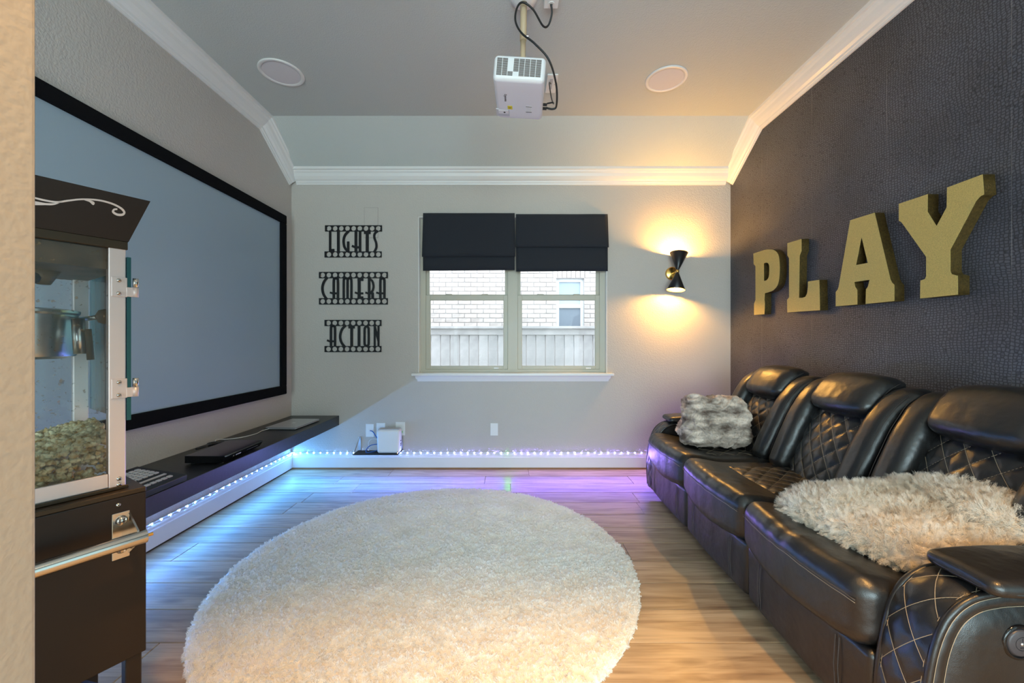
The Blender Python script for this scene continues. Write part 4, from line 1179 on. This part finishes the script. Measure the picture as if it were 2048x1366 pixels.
MB().bbox(-GW - 0.004, GW + 0.004, -GD - 0.006, -GD - 0.0005, GZ0 - 0.0005, GZ0 + 0.007, 0.001, 1).build('base_lip', 'cart_lip', pc)
for x, z in ((GW - 0.012, GZ0 + 0.024), (GW - 0.012, GZ0 + 0.010)):
    MB().lathe([(0.001, -0.0042), (0.004, -0.003), (0.0052, 0)], 12, (x, -GD, z), axis='Y').build('screw', 'steel', pc, True)
MB().box(-GW - 0.002, -GW + 0.002, -GD + 0.02, GD - 0.02, GZ0 + 0.04, GZ1).build('pane', 'cabinet_glass', pc)
dr = MB().box(GW + 0.002, GW + 0.008, -GD - 0.001, GD - 0.02, 0.968, 1.366).build('glass_door', 'door_glass', pc)
MB().box(GW + 0.001, GW + 0.009, -GD - 0.0022, -GD - 0.001, 0.968, 1.366).build('door_edge', 'teal_edge', dr)
for z in (1.2915, 1.0465):
    h_ = MB().bbox(GW - 0.026, GW + 0.002, -GD - 0.003, -GD - 0.0002, z - 0.0235, z + 0.0235, 0.0008, 1).build('hinge', 'pale_metal', pc)
    MB().bbox(GW + 0.0, GW + 0.016, -GD - 0.0035, -GD - 0.001, z - 0.022, z + 0.001, 0.0008, 1).build('hinge_leaf', 'pale_metal', h_)
    MB().tube([(GW + 0.017, -GD - 0.004, z - 0.022), (GW + 0.017, -GD - 0.004, z + 0.001)], 0.0058, 12).build('knuckle', 'pale_metal', h_, True)
    MB().tube([(GW + 0.017, -GD - 0.004, z + 0.002), (GW + 0.017, -GD - 0.004, z + 0.0235)], 0.0058, 12).build('knuckle', 'steel', h_, True)
    for q in (-0.0155, 0.0155): MB().lathe([(0.001, -0.005), (0.0035, -0.0042), (0.005, 0)], 12, (GW - 0.013, -GD - 0.003, z + q), axis='Y').build('screw', 'steel', h_, True)
# hood: flared dark top with a lip
HZ0, HZ1 = 1.383, 1.506
def hoodring(z, ex): return [(-GW - ex, -GD - ex, z), (GW + ex, -GD - ex, z), (GW + ex, GD + ex, z), (-GW - ex, GD + ex, z)]
mb = MB(); rings = [hoodring(HZ0 + 0.020, 0.004), hoodring(HZ1, 0.036), hoodring(HZ1, 0.030), hoodring(HZ0 + 0.02, -0.002)]
mb.v = [p for r in rings for p in r]
for i in range(3):
    for k in range(4): mb.f.append((i * 4 + k, i * 4 + (k + 1) % 4, (i + 1) * 4 + (k + 1) % 4, (i + 1) * 4 + k))
mb.f.append((12, 13, 14, 15)); 
mb.build('hood', 'cart_brown', pc)
MB().bbox(-GW - 0.003, GW + 0.003, -GD - 0.003, GD + 0.003, HZ0, HZ0 + 0.020, 0.001, 1).build('hood_lip', 'cart_lip', pc)
MB().box(-GW + 0.002, GW - 0.002, -GD + 0.014, GD - 0.002, HZ0 - 0.05, HZ0 - 0.001).build('lamp_housing', 'grease_brown', pc)
# white scroll ornament on the hood's face
p0h = (0, -GD - 0.004, HZ0 + 0.02); nh = Vector((0, -(HZ1 - HZ0 - 0.02), -0.032)).normalized()
if nh.y > 0: nh = -nh
def hood_pt(cx, cy): return ray_local(cx / 3.794, 340 + cy / 3.794, p0h, nh, 0.0008)
def ribbon(pts, ws, nm='scroll_stroke'):
    P = [Vector((a, b, 0)) for a, b in [tuple(p[:2]) for p in spline([(a, b, 0) for a, b in pts], 8)]]
    n_ = len(P); mb = MB(); L_ = []; R_ = []
    for i in range(n_):
        t = (P[min(n_ - 1, i + 1)] - P[max(0, i - 1)]).normalized(); q = Vector((-t.y, t.x, 0))
        k = i / (n_ - 1) * (len(ws) - 1); a = int(min(k, len(ws) - 2)); w_ = ws[a] + (ws[a + 1] - ws[a]) * (k - a)
        l_, r_ = P[i] + q * w_ / 2, P[i] - q * w_ / 2
        L_.append(hood_pt(l_.x, l_.y)); R_.append(hood_pt(r_.x, r_.y))
    for i in range(n_ - 1): mb.add([L_[i], L_[i + 1], R_[i + 1], R_[i]], [(0, 1, 2, 3)])
    k0 = len(mb.v); mb.v += [tuple(Vector(p) - nh * 0.0007) for p in mb.v[:k0]]; mb.f += [tuple(i + k0 for i in reversed(f)) for f in mb.f[:]]
    mb.build(nm, 'scroll_white', pc, fix=False)
ribbon([(120, 175), (240, 205), (330, 228), (430, 243), (520, 232), (620, 222), (740, 228), (840, 252), (910, 285), (942, 318), (930, 338), (890, 338), (858, 318), (866, 300), (890, 297)], [10, 14, 14, 12, 14, 16, 18, 16, 12])
ribbon([(640, 226), (680, 236), (705, 252), (700, 262)], [6, 14, 26, 12])
ribbon([(120, 250), (240, 250), (340, 258), (410, 258), (470, 238)], [24, 34, 16, 14, 5])
ribbon([(60, 160), (120, 185), (200, 150), (240, 150), (262, 160)], [10, 20, 24, 34, 16])
# kettle, stirrer, hanging cord and knob inside
kx, ky = 0.075, 0.02
kt = MB().lathe([(0.001, 1.118), (0.070, 1.118), (0.086, 1.124), (0.089, 1.135), (0.090, 1.225), (0.094, 1.230), (0.094, 1.236), (0.075, 1.240), (0.001, 1.243)], 40, (kx, ky, 0)).build('kettle', 'dull_steel', pc, True); autosmooth(kt)
MB().tube(spline([(kx - 0.06, ky, 1.245), (kx - 0.03, ky - 0.01, 1.27), (kx + 0.01, ky - 0.02, 1.31), (kx + 0.03, ky - 0.01, 1.345)], 6), [0.007] * 6 + [0.009] * 6 + [0.013] * 7, 10).build('kettle_cord', 'plastic_black', pc, True)
MB().lathe([(0.012, 1.30), (0.030, 1.335)], 16, (kx + 0.03, ky - 0.01, 0), cap0=True, cap1=True).build('cord_boot', 'grease_brown', pc, True)
MB().tube([(kx + 0.085, ky - 0.02, 1.215), (0.186, -0.09, 1.222)], 0.006, 10).build('handle_rod', 'dull_steel', pc, True)
MB().lathe([(0.001, -0.019), (0.012, -0.015), (0.019, 0), (0.012, 0.015), (0.001, 0.019)], 16, (0.19, -0.095, 1.222)).build('kettle_knob', 'grease_brown', pc, True)
MB().tube([(0.15, -0.06, 1.215), (0.152, -0.07, 1.13)], 0.012, 12).build('latch_arm', 'dull_steel', pc, True)
MB().tube([(0.165, -0.07, 1.19), (0.168, -0.08, 1.115)], 0.007, 12).build('latch_arm', 'grease_brown', pc, True)
# popcorn heap
rk = random.Random(11)
base = bmesh.new(); bmesh.ops.create_icosphere(base, subdivisions=2, radius=1.0)
vars_ = []
for q in range(6):
    off = Vector((q * 7.1, q * 3.3, q * 5.7))
    vs = [v.co * (0.62 + 1.1 * abs(noise.noise(v.co * 1.9 + off)) + 0.25 * noise.noise(v.co * 4 + off)) for v in base.verts]
    vars_.append((vs, [[v.index for v in f.verts] for f in base.faces]))
base.free()
pk = MB()
def heap(x, y): return GZ0 + 0.035 + 0.115 * max(0, 0.55 + 0.45 * (x / GW)) * (0.62 + 0.38 * sin((y / GD + 1) * pi / 2 * 0.9)) + 0.012 * noise.noise(Vector((x * 18, y * 18, 2)))
cnt = 0
while cnt < 4800:
    x, y = rk.uniform(-GW + 0.03, GW - 0.018), rk.uniform(-GD + 0.024, GD - 0.024)
    hz_ = heap(x, y)
    front = y < -GD + 0.05
    z = rk.uniform(GZ0 + 0.024, hz_) if (front or rk.random() < 0.15) else hz_ - rk.uniform(0, 0.012)
    vs, fs = vars_[rk.randrange(6)]
    R = Matrix.Rotation(rk.uniform(0, 6.28), 3, (rk.uniform(-1, 1), rk.uniform(-1, 1), rk.uniform(-1, 1)))
    s_ = rk.uniform(0.0050, 0.0082)
    c_ = Vector((x, y, z))
    pk.add([R @ v * s_ + c_ for v in vs], fs); cnt += 1
ob = pk.build('popcorn', 'popcorn', None, True, fix=False, label='heap of yellow-white popcorn inside the glass cabinet', cat='popcorn', kind='stuff')
ob.location = PM; ob.rotation_euler = (0, 0, PA)

# ------------------------------------------------------------------ black leather recliner sofa
SO = Vector((1.02, 0.97, 0))
sofa = empty('recliner_sofa', SO, atan2(0.9998, 0.02), label='long black leather reclining sofa with quilted panels and tan stitching', cat='sofa')
def L3(u, v, z): return Vector((u, -v, z))
UB = [0.14, 0.757, 1.385, 2.012]
LEN = 2.155
MB().bbox(0.05, LEN - 0.05, -0.86, -0.07, 0.035, 0.29, 0.01, 2).build('base', 'leather', sofa)
for u in (0.08, 0.76, 1.385, LEN - 0.08):
    for v in (0.12, 0.8): MB().lathe([(0.022, 0.0), (0.026, 0.037)], 14, L3(u, v, 0), cap0=True).build('foot', 'plastic_black', sofa)
def Bp(a, w_, n_):
    """backrest frame: a along the sofa, w up the back, n out towards the sitter"""
    v = 0.505 + 0.44 * w_ + 0.45 * max(0, w_ - 0.30) ** 2; z = 0.415 + 0.898 * w_
    return L3(a, v - 0.898 * n_, z + 0.44 * n_)
def quilt(name, parent, fn, hwf, H, px_, py_, puff, nu=56, nv=64, thr=0.0008, y0=0.0, phase=0.0):
    """quilted patch: fn(x, y, h) places a point; hwf(y) half width; diamonds px_ by py_"""
    def hgt(x, y):
        a = x / px_ + y / py_ + phase; b = x / px_ - y / py_ + phase
        d = min(abs(a - round(a)), abs(b - round(b))) * 2
        return puff * (1 - (1 - d) ** 3)
    o = MB().grid(lambda s, t: fn(hwf(y0 + (H - y0) * t) * (2 * s - 1), y0 + (H - y0) * t, hgt(hwf(y0 + (H - y0) * t) * (2 * s - 1), y0 + (H - y0) * t)), nu, nv).build(name, 'leather', parent, True)
    tb = MB()
    for sg in (1, -1):
        for k in range(-14, 15):
            run = []
            for q in range(97):
                y = y0 + (H - y0) * q / 96
                x = (k - phase - sg * y / py_) * px_ if sg > 0 else (k - phase + y / py_) * px_
                if abs(x) <= hwf(y) * 0.99: run.append(fn(x, y, 0.0012))
                else:
                    if len(run) > 3: tb.tube(run, thr, 4)
                    run = []
            if len(run) > 3: tb.tube(run, thr, 4)
    if tb.v: tagp(tb.build('stitching', 'thread', o), label='tan diamond stitching')
    return o
for i in range(3):
    u0, u1 = UB[i], UB[i + 1]; uc = (u0 + u1) / 2; hu = (u1 - u0) / 2 - 0.002
    sd = i * 13.7
    # seat cushion
    hv, hz_ = 0.31, 0.088
    def seatf(p, uc=uc, hu=hu, sd=sd, soft=True):
        u, vv, z = p.x, p.y, p.z                # vv from -hv (front) to hv (back)
        k = 1 - (u / hu) ** 2
        f = max(0, min(1, (-vv - 0.05) / 0.26))
        f = f * f * (3 - 2 * f)
        v = 0.275 + vv - 0.036 * k * f - 0.006 * f
        zz = 0.378 + z
        if z > 0:
            zz += 0.022 * f * (1 - ((vv + 0.20) / 0.14) ** 2 if abs(vv + 0.20) < 0.14 else 0) + 0.008 * k * f
            zz -= 0.014 * (1 - f) * (0.3 + 0.7 * k)
        else:
            zz -= 0.030 * k * f
        # creases that run over the front roll
        a = 0.0065 * f * noise.noise(Vector((u * 24 + sd, vv * 4, z * 4 + sd))) + 0.0035 * noise.noise(Vector((u * 7, vv * 7 + sd, z * 9)))
        return L3(uc + u, v - a * 0.5 * f, zz + a)
    st_ = MB().rbox((hu, hv, hz_), 0.05, (30, 22, 5), seatf, k=5).build('seat_cushion', 'leather', sofa, True)
    def seat_edge(zr, off):
        return [seatf(Vector((u_ * hu * 0.93, -hv - off, zr))) for u_ in [-1 + 2 * q / 40 for q in range(41)]]
    tb = MB().tube(seat_edge(0.035, 0.0), 0.0016, 5).build('front_seam', 'thread_dark', st_, True)
    MB().tube(seat_edge(0.027, 0.0), 0.0008, 5).build('front_seam', 'thread', st_, True)
    def sq(x, y, h, uc=uc, seatf=seatf):        # quilted inset of the seat, y runs front to back
        pt = seatf(Vector((x, -0.10 + y, hz_)))
        e_ = max(0, min(1, min(0.205 - abs(x), y, 0.36 - y) / 0.035)); e_ = e_ * (2 - e_)
        return Vector((pt.x, pt.y, pt.z - 0.0008 + e_ * (0.0045 + h) + (0.0009 if h > 0.001 else 0)))
    quilt('seat_quilting', st_, sq, lambda y: 0.205 - 0.10 * max(0, 0.06 - y), 0.36, 0.105, 0.105, 0.006, y0=0.0, phase=0.5)
    # foot rest panel under the seat
    fp = MB().rbox((hu - 0.002, 0.035, 0.118), 0.022, (26, 2, 8), lambda p, uc=uc, sd=sd: L3(uc + p.x, 0.018 + p.y - 0.012 * (1 - (p.x / 0.31) ** 2) - 0.003 * noise.noise(Vector((p.x * 18, p.z * 4, sd))), 0.168 + p.z), k=4).build('footrest_panel', 'leather', sofa, True)
    for q in (-0.205, -0.190, 0.190, 0.205):
        MB().tube([L3(uc + q, -0.0300 + 0.002 * abs(zz) * 30 - 0.004 * (1 - (q / 0.31) ** 2), 0.168 + zz) for zz in [-0.09 + 0.18 * k / 10 for k in range(11)]], 0.0013, 5).build('panel_seam', 'thread_dark', fp)
    # backrest: shell, side bolsters, quilted middle, head pad
    bk = MB().rbox((hu, 0.055, 0.29), 0.04, (4, 2, 10), lambda p, uc=uc: Bp(uc + p.x, 0.285 + p.z, -0.045 + p.y), k=4).build('back_shell', 'leather', sofa, True)
    for sg in (-1, 1):
        def bf(p, sg=sg, uc=uc, sd=sd, hu=hu):
            w_ = 0.295 + p.z
            taper = 1 - 0.16 * max(0, (w_ - 0.40) / 0.2)
            n_ = 0.036 + p.y * taper + 0.012 * sin(pi * min(1, w_ / 0.6)) - 0.055 * max(0, (w_ - 0.46) / 0.14) ** 2
            a = uc + sg * (hu - 0.067) + p.x * (1.0 - 0.12 * max(0, (0.15 - w_) / 0.15)) - sg * 0.016 * (1 - w_ / 0.6)
            n_ += 0.003 * noise.noise(Vector((p.x * 8 + sd, w_ * 14, sg)))
            return Bp(a, w_, n_)
        b_ = MB().rbox((0.066, 0.064, 0.298), 0.052, (4, 3, 18), bf, k=5).build('bolster', 'leather', sofa, True)
        MB().tube([bf(Vector((sg * 0.054, 0.054, -0.24 + 0.47 * q / 24))) for q in range(25)], 0.0010, 5).build('bolster_seam', 'thread_dark', b_, True)
    def bq(x, y, h, uc=uc):
        bul = 0.045 * (1 - (x / 0.23) ** 2) * (0.55 + 0.45 * sin(pi * min(1, (y + 0.04) / 0.46)))
        return Bp(uc + x, y, 0.022 + bul + h)
    quilt('back_quilting', sofa, bq, lambda y: 0.205 - 0.075 * max(0, (0.16 - y) / 0.16) ** 1.5 - 0.02 * max(0, (y - 0.3) / 0.15), 0.45, 0.088, 0.105, 0.007)
    def hf(p, uc=uc, sd=sd):
        k = 1 - (p.x / 0.19) ** 2
        n_ = 0.064 + p.y * (0.82 + 0.22 * k) + (0.010 * k if p.y > 0 else 0)
        w_ = 0.508 + p.z * (0.90 + 0.12 * k) - 0.010 * k * (p.z < 0)
        n_ -= 0.10 * max(0, p.z / 0.1) ** 2 * 0.35
        n_ += 0.004 * noise.noise(Vector((p.x * 22 + sd, p.z * 5, 1))) * (1 if p.z < 0 else 0.3)
        return Bp(uc + p.x, w_, n_)
    hr = MB().rbox((0.186, 0.068, 0.112), 0.056, (22, 3, 6), hf, k=6).build('head_pad', 'leather', sofa, True)
    for sg in (-1, 1):
        MB().tube([hf(Vector((sg * 0.171, -0.02 + 0.0 * q, -0.08 + 0.17 * q / 14)) + Vector((sg * 0.016, 0.035, 0))) for q in range(15)], 0.0013, 5).build('head_pad_seam', 'thread_dark', hr, True)

# arms: a quilted band that falls over the front, flat outer panel, pad on top
AP = spline([(0.000, 0.05, 0), (-0.006, 0.20, 0), (0.004, 0.31, 0), (0.022, 0.405, 0), (0.052, 0.475, 0), (0.095, 0.517, 0), (0.15, 0.537, 0), (0.24, 0.546, 0), (0.45, 0.548, 0), (0.66, 0.55, 0)], 8)
AP = [(p.x, p.y) for p in AP]
AL = [0.0]
for a, b in zip(AP, AP[1:]): AL.append(AL[-1] + sqrt((a[0] - b[0]) ** 2 + (a[1] - b[1]) ** 2))
def ap_at(s):
    s = max(0, min(AL[-1] - 1e-6, s))
    for i in range(len(AL) - 1):
        if AL[i + 1] >= s:
            t = (s - AL[i]) / (AL[i + 1] - AL[i]); a, b = AP[i], AP[i + 1]
            j0, j1 = AP[max(0, i - 1)], AP[min(len(AP) - 1, i + 2)]
            tv, tz_ = j1[0] - j0[0], j1[1] - j0[1]; l_ = sqrt(tv * tv + tz_ * tz_)
            return a[0] + (b[0] - a[0]) * t, a[1] + (b[1] - a[1]) * t, -tz_ / l_, tv / l_
for side in (0, 1):
    u_in, u_out = (0.138, 0.012) if side == 0 else (2.014, LEN - 0.012)
    uc = (u_in + u_out) / 2; hb_ = abs(u_in - u_out) / 2; og = -1 if side == 0 else 1
    ua, ub = sorted((u_in, u_out))
    poly = [(v, z) for v, z in AP[::2]] + [(0.72, 0.53), (0.74, 0.05)]
    am = MB().prism(poly, lambda v, z, d: L3(d, v + 0.006, z - 0.006), ua + 0.002, ub - 0.002).build('arm_body', 'leather', sofa)
    def aq(x, y, h, uc=uc, hb_=hb_):
        v, z, nv_, nz_ = ap_at(y)
        e = 0.010 * (1 - (x / hb_) ** 2) + h
        return L3(uc + x, v + nv_ * e, z + nz_ * e)
    quilt('arm_quilting', am, aq, lambda y, hb_=hb_: hb_ - 0.006, 0.80, 0.084, 0.115, 0.005, nu=26, nv=110, phase=0.3)
    for uu, rad in ((u_in, 0.0085), (u_out, 0.0085)):
        MB().tube([L3(uu, v, z) for v, z in AP], rad, 8).build('piping', 'leather', am, True)
        ins = 0.011 if uu < uc else -0.011
        MB().tube([L3(uu + ins * (1 if uu == ua else 1), v - 0.0045 if z < 0.4 else v - 0.002, z + (0.0045 if z > 0.42 else 0.001)) for v, z in AP], 0.0008, 4).build('piping_seam', 'thread', am)
    # outer side: raised border band and the flat panel with the power button
    inner = []
    for k_ in range(0, len(AP), 2):
        v, z, nv_, nz_ = ap_at(AL[k_]); inner.append((v - nv_ * 0.036, z - nz_ * 0.036))
    uo = u_out
    def onside(v, z, d): return L3(uo + og * d, v, z)
    band = MB(); apb = AP[::2]
    n_ = min(len(apb), len(inner))
    prof = [(0.0, 0.0), (0.18, 0.006), (0.5, 0.009), (0.82, 0.007), (1.0, 0.001)]
    for (v0, z0), (v1, z1) in zip(apb[:n_], inner[:n_]):
        for t, d in prof: band.v.append(tuple(onside(v0 + (v1 - v0) * t, z0 + (z1 - z0) * t, d)))
    m_ = len(prof)
    for i in range(n_ - 1):
        for k_ in range(m_ - 1): band.f.append((i * m_ + k_, i * m_ + k_ + 1, (i + 1) * m_ + k_ + 1, (i + 1) * m_ + k_))
    band.build('side_border', 'leather', am, True)
    for t_, d_ in ((0.16, 0.0072), (0.86, 0.0072)):
        MB().tube([onside(a[0] + (b[0] - a[0]) * t_, a[1] + (b[1] - a[1]) * t_, d_) for a, b in zip(apb[:n_], inner[:n_])], 0.0008, 4).build('border_seam', 'thread', am)
    pin = [(v, z) for v, z in inner[:n_]] + [(0.70, 0.50), (0.72, 0.06)]
    cvx = sum(p[0] for p in pin) / len(pin); czx = sum(p[1] for p in pin) / len(pin)
    pn = MB()
    rings = 9
    for q in range(rings):
        f = 1 - q / rings
        d = 0.002 + 0.014 * (1 - f ** 5)
        pn.v += [tuple(onside(cvx + (p[0] - cvx) * f, czx + (p[1] - czx) * f, d + 0.003 * noise.noise(Vector((p[0] * f * 9, p[1] * f * 9, side * 5))) * (1 - f))) for p in pin]
    m_ = len(pin)
    for q in range(rings - 1):
        for k_ in range(m_): pn.f.append((q * m_ + k_, q * m_ + (k_ + 1) % m_, (q + 1) * m_ + (k_ + 1) % m_, (q + 1) * m_ + k_))
    pn.f.append(tuple((rings - 1) * m_ + k_ for k_ in range(m_)))
    po = pn.build('side_panel', 'leather', am, True)
    bv, bz = 0.208, 0.432
    MB().lathe([(0.042, 0.010), (0.043, 0.016), (0.038, 0.020), (0.034, 0.018), (0.033, 0.013)], 36, mtx=None).xf(lambda p: onside(bv + p.x, bz + p.y, p.z)).build('button_bezel', 'gloss_black', am, True)
    bt = MB().lathe([(0.001, 0.021), (0.028, 0.021), (0.0315, 0.019), (0.0325, 0.013)], 36).xf(lambda p: onside(bv + p.x, bz + p.y, p.z)).build('power_button', 'button_grey', am, True)
    ring = [circle(0, 0, 0.0165, 30), circle(0, 0, 0.0155, 30)]
    link('button_ring', remap(filled(ring, 0.0002), lambda p: onside(bv + p.x, bz + p.y, 0.0213)), 'ink', bt)
    MB().box(-0.0005, 0.0005, 0.004, 0.013, 0.0209, 0.0216).xf(lambda p: onside(bv + p.x, bz + p.y, p.z)).build('button_mark', 'ink', bt)
    MB().lathe([(0.001, 0.0225), (0.003, 0.0222), (0.004, 0.021)], 12, (0, -0.001, 0)).xf(lambda p: onside(bv + p.x, bz + p.y, p.z)).build('button_light', 'aluminium', bt, True)
    MB().box(-0.005, 0.005, -0.011, -0.008, 0.0209, 0.0216).xf(lambda p: onside(bv + p.x, bz + p.y, p.z)).build('button_mark', 'ink', bt)
    # arm pad
    def pf_(p, uc=uc, og=og):
        t = (p.y + 0.25) / 0.5                    # 0 front .. 1 back
        z = 0.571 + p.z * (0.72 + 0.28 * min(1, t * 3)) - 0.004 * (1 - min(1, t * 4))
        round_ = 1 - 0.10 * max(0, 1 - t * 5) ** 2
        return L3(uc + og * 0.018 + p.x * round_, 0.37 + p.y + 0.00 * p.x, z + 0.006 * (1 - (p.x / 0.1) ** 2) * (p.z > 0))
    pd = MB().rbox((0.094, 0.25, 0.026), 0.0245, (8, 12, 1), pf_, k=5).build('arm_pad', 'leather', sofa, True)
    rim = []
    for q in range(60):
        a = 2 * pi * q / 60
        cx_, cy_ = cos(a), sin(a)
        x = math.copysign(abs(cx_) ** 0.35, cx_) * 0.0945; y = math.copysign(abs(cy_) ** 0.22, cy_) * 0.2505
        rim.append(pf_(Vector((x * 0.985, y * 0.995, -0.006))))
    MB().tube(rim, 0.0035, 6, closed=True).build('pad_piping', 'leather', pd, True)

# ------------------------------------------------------------------ throws
def grey_f(p):
    t = (p.z + 0.16) / 0.32
    x = p.x * (1.05 - 0.15 * t) + 0.05 * t
    y = p.y * (1 - 0.25 * t) + 0.06 * (t - 0.3)
    wob = noise.noise(Vector((x * 6 + 2, y * 6, p.z * 6)))
    q = Vector((x * 5 + p.z * 3, y * 7, p.z * 17 - x * 9 + 1.3 * wob))
    q2 = Vector((x * 9 - p.z * 6, y * 9 + 4, p.z * 22 + x * 6 + wob))
    r1 = 1 - min(1, abs(noise.noise(q)) * 2.6); r2 = 1 - min(1, abs(noise.noise(q2)) * 2.6)
    a = 0.020 * r1 * r1 + 0.011 * r2 * r2 + 0.022 * noise.noise(Vector((x * 5, y * 5, p.z * 5 + 9))) - 0.012
    d = Vector((p.x / 0.21, p.y / 0.15, p.z / 0.16)).normalized()
    r = Vector((x, y, p.z)) + d * a
    r.z = max(-0.158, r.z)
    return r
gt = MB().rbox((0.205, 0.135, 0.155), 0.07, (56, 34, 44), grey_f, k=9).build('grey_throw', 'fur_grey', None, True, label='crumpled grey-brown fur throw piled on the far seat', cat='throw')
gt.location = (1.335, 2.69, 0.468 + 0.163); gt.rotation_euler = (0, 0, math.radians(-12))
hair(gt, 14000, 0.0018, 8, 0.0009, 0.0003, rough=0.003, seed=3, rnd=0.5)
def cream_pt(s, t):
    a = 2 * pi * s
    r = t
    sx_, sy2 = 0.32, 0.285
    k = 4.0
    ca, sa = cos(a), sin(a)
    q = (abs(ca) ** k + abs(sa) ** k) ** (-1 / k)
    q *= 1 + 0.10 * noise.noise(Vector((ca * 1.6, sa * 1.6, 4)))
    x, y = ca * q * r * sx_, sa * q * r * sy2
    # front edge runs obliquely: nearer the sofa front at the far side
    x += -0.06 * (y / sy2) * max(0, -x / sx_)
    e = max(0, 1 - r ** 4)
    h = 0.105 * sqrt(e) + 0.040 * e * noise.noise(Vector((x * 5.5, y * 5.5, 7))) + 0.03 * e * max(0, (x + 0.1) / sx_) + 0.022 * e * noise.noise(Vector((x * 13, y * 13, 1)))
    if x > 0: x *= 1 - 0.40 * max(0, y / sy2)
    h = max(0, h)
    xb = 1.485 - 1.43                      # from here on the throw lies up the backrest
    if x <= xb: return (x, y, 0.004 + h)
    k2 = min(1, (x - xb) / 0.10)
    return (xb + (x - xb) * (1 - 0.56 * k2) - 0.75 * h * 0.8 * k2, y, 0.004 + (x - xb) * 0.62 * k2 + h * (1 - 0.55 * k2))
mb = MB(); NA, NR = 96, 26
mb.v.append(cream_pt(0, 0.0))
for j in range(1, NR + 1):
    for i in range(NA): mb.v.append(cream_pt(i / NA, sin(j / NR * pi / 2)))
for i in range(NA): mb.f.append((0, 1 + i, 1 + (i + 1) % NA))
for j in range(NR - 1):
    for i in range(NA):
        a0 = 1 + j * NA; mb.f.append((a0 + i, a0 + NA + i, a0 + NA + (i + 1) % NA, a0 + (i + 1) % NA))
k0 = len(mb.v); mb.v.append((0, 0, 0.0)); 
for i in range(NA): mb.f.append((k0, 1 + (NR - 1) * NA + (i + 1) % NA, 1 + (NR - 1) * NA + i))
cr = mb.build('cream_throw', 'fur_cream', None, True, label='shaggy cream faux-fur throw heaped on the near seat', cat='throw')
cr.location = (1.43, 1.405, 0.476)
hair(cr, 13000, 0.013, 14, 0.0006, 0.00025, rnd=0.5, rough=0.006, seed=5, clump=0.3, steps=3)

# ------------------------------------------------------------------ round shag rug
RR = 1.018
def rug_pt(r, a):
    e = max(0, (r - 0.95) / 0.05)
    x, y = r * RR * cos(a), r * RR * sin(a)
    return (x, y, 0.017 - 0.008 * e * e + 0.005 * noise.noise(Vector((x * 9, y * 9, 0))) + 0.004 * noise.noise(Vector((x * 24, y * 24, 3))))
mb = MB(); NA, NR = 128, 48
mb.v.append(rug_pt(0, 0))
for j in range(1, NR + 1):
    for i in range(NA): mb.v.append(rug_pt(j / NR, 2 * pi * i / NA))
for i in range(NA): mb.f.append((0, 1 + i, 1 + (i + 1) % NA))
for j in range(NR - 1):
    a0 = 1 + j * NA
    for i in range(NA): mb.f.append((a0 + i, a0 + NA + i, a0 + NA + (i + 1) % NA, a0 + (i + 1) % NA))
b0 = len(mb.v); a0 = 1 + (NR - 1) * NA
for i in range(NA): mb.v.append((RR * cos(2 * pi * i / NA), RR * sin(2 * pi * i / NA), 0.001))
for i in range(NA): mb.f.append((a0 + i, b0 + i, b0 + (i + 1) % NA, a0 + (i + 1) % NA))
mb.f.append(tuple(b0 + i for i in reversed(range(NA))))
rug = mb.build('round_rug', 'rug_wool', None, True, label='round cream shag rug in the middle of the floor', cat='rug')
rug.location = (-0.40, 2.09, 0.0)
hair(rug, 70000, 0.0062, 9, 0.0012, 0.0009, rough=0.003, seed=2, clump=0.3, steps=2, rnd=0.35)
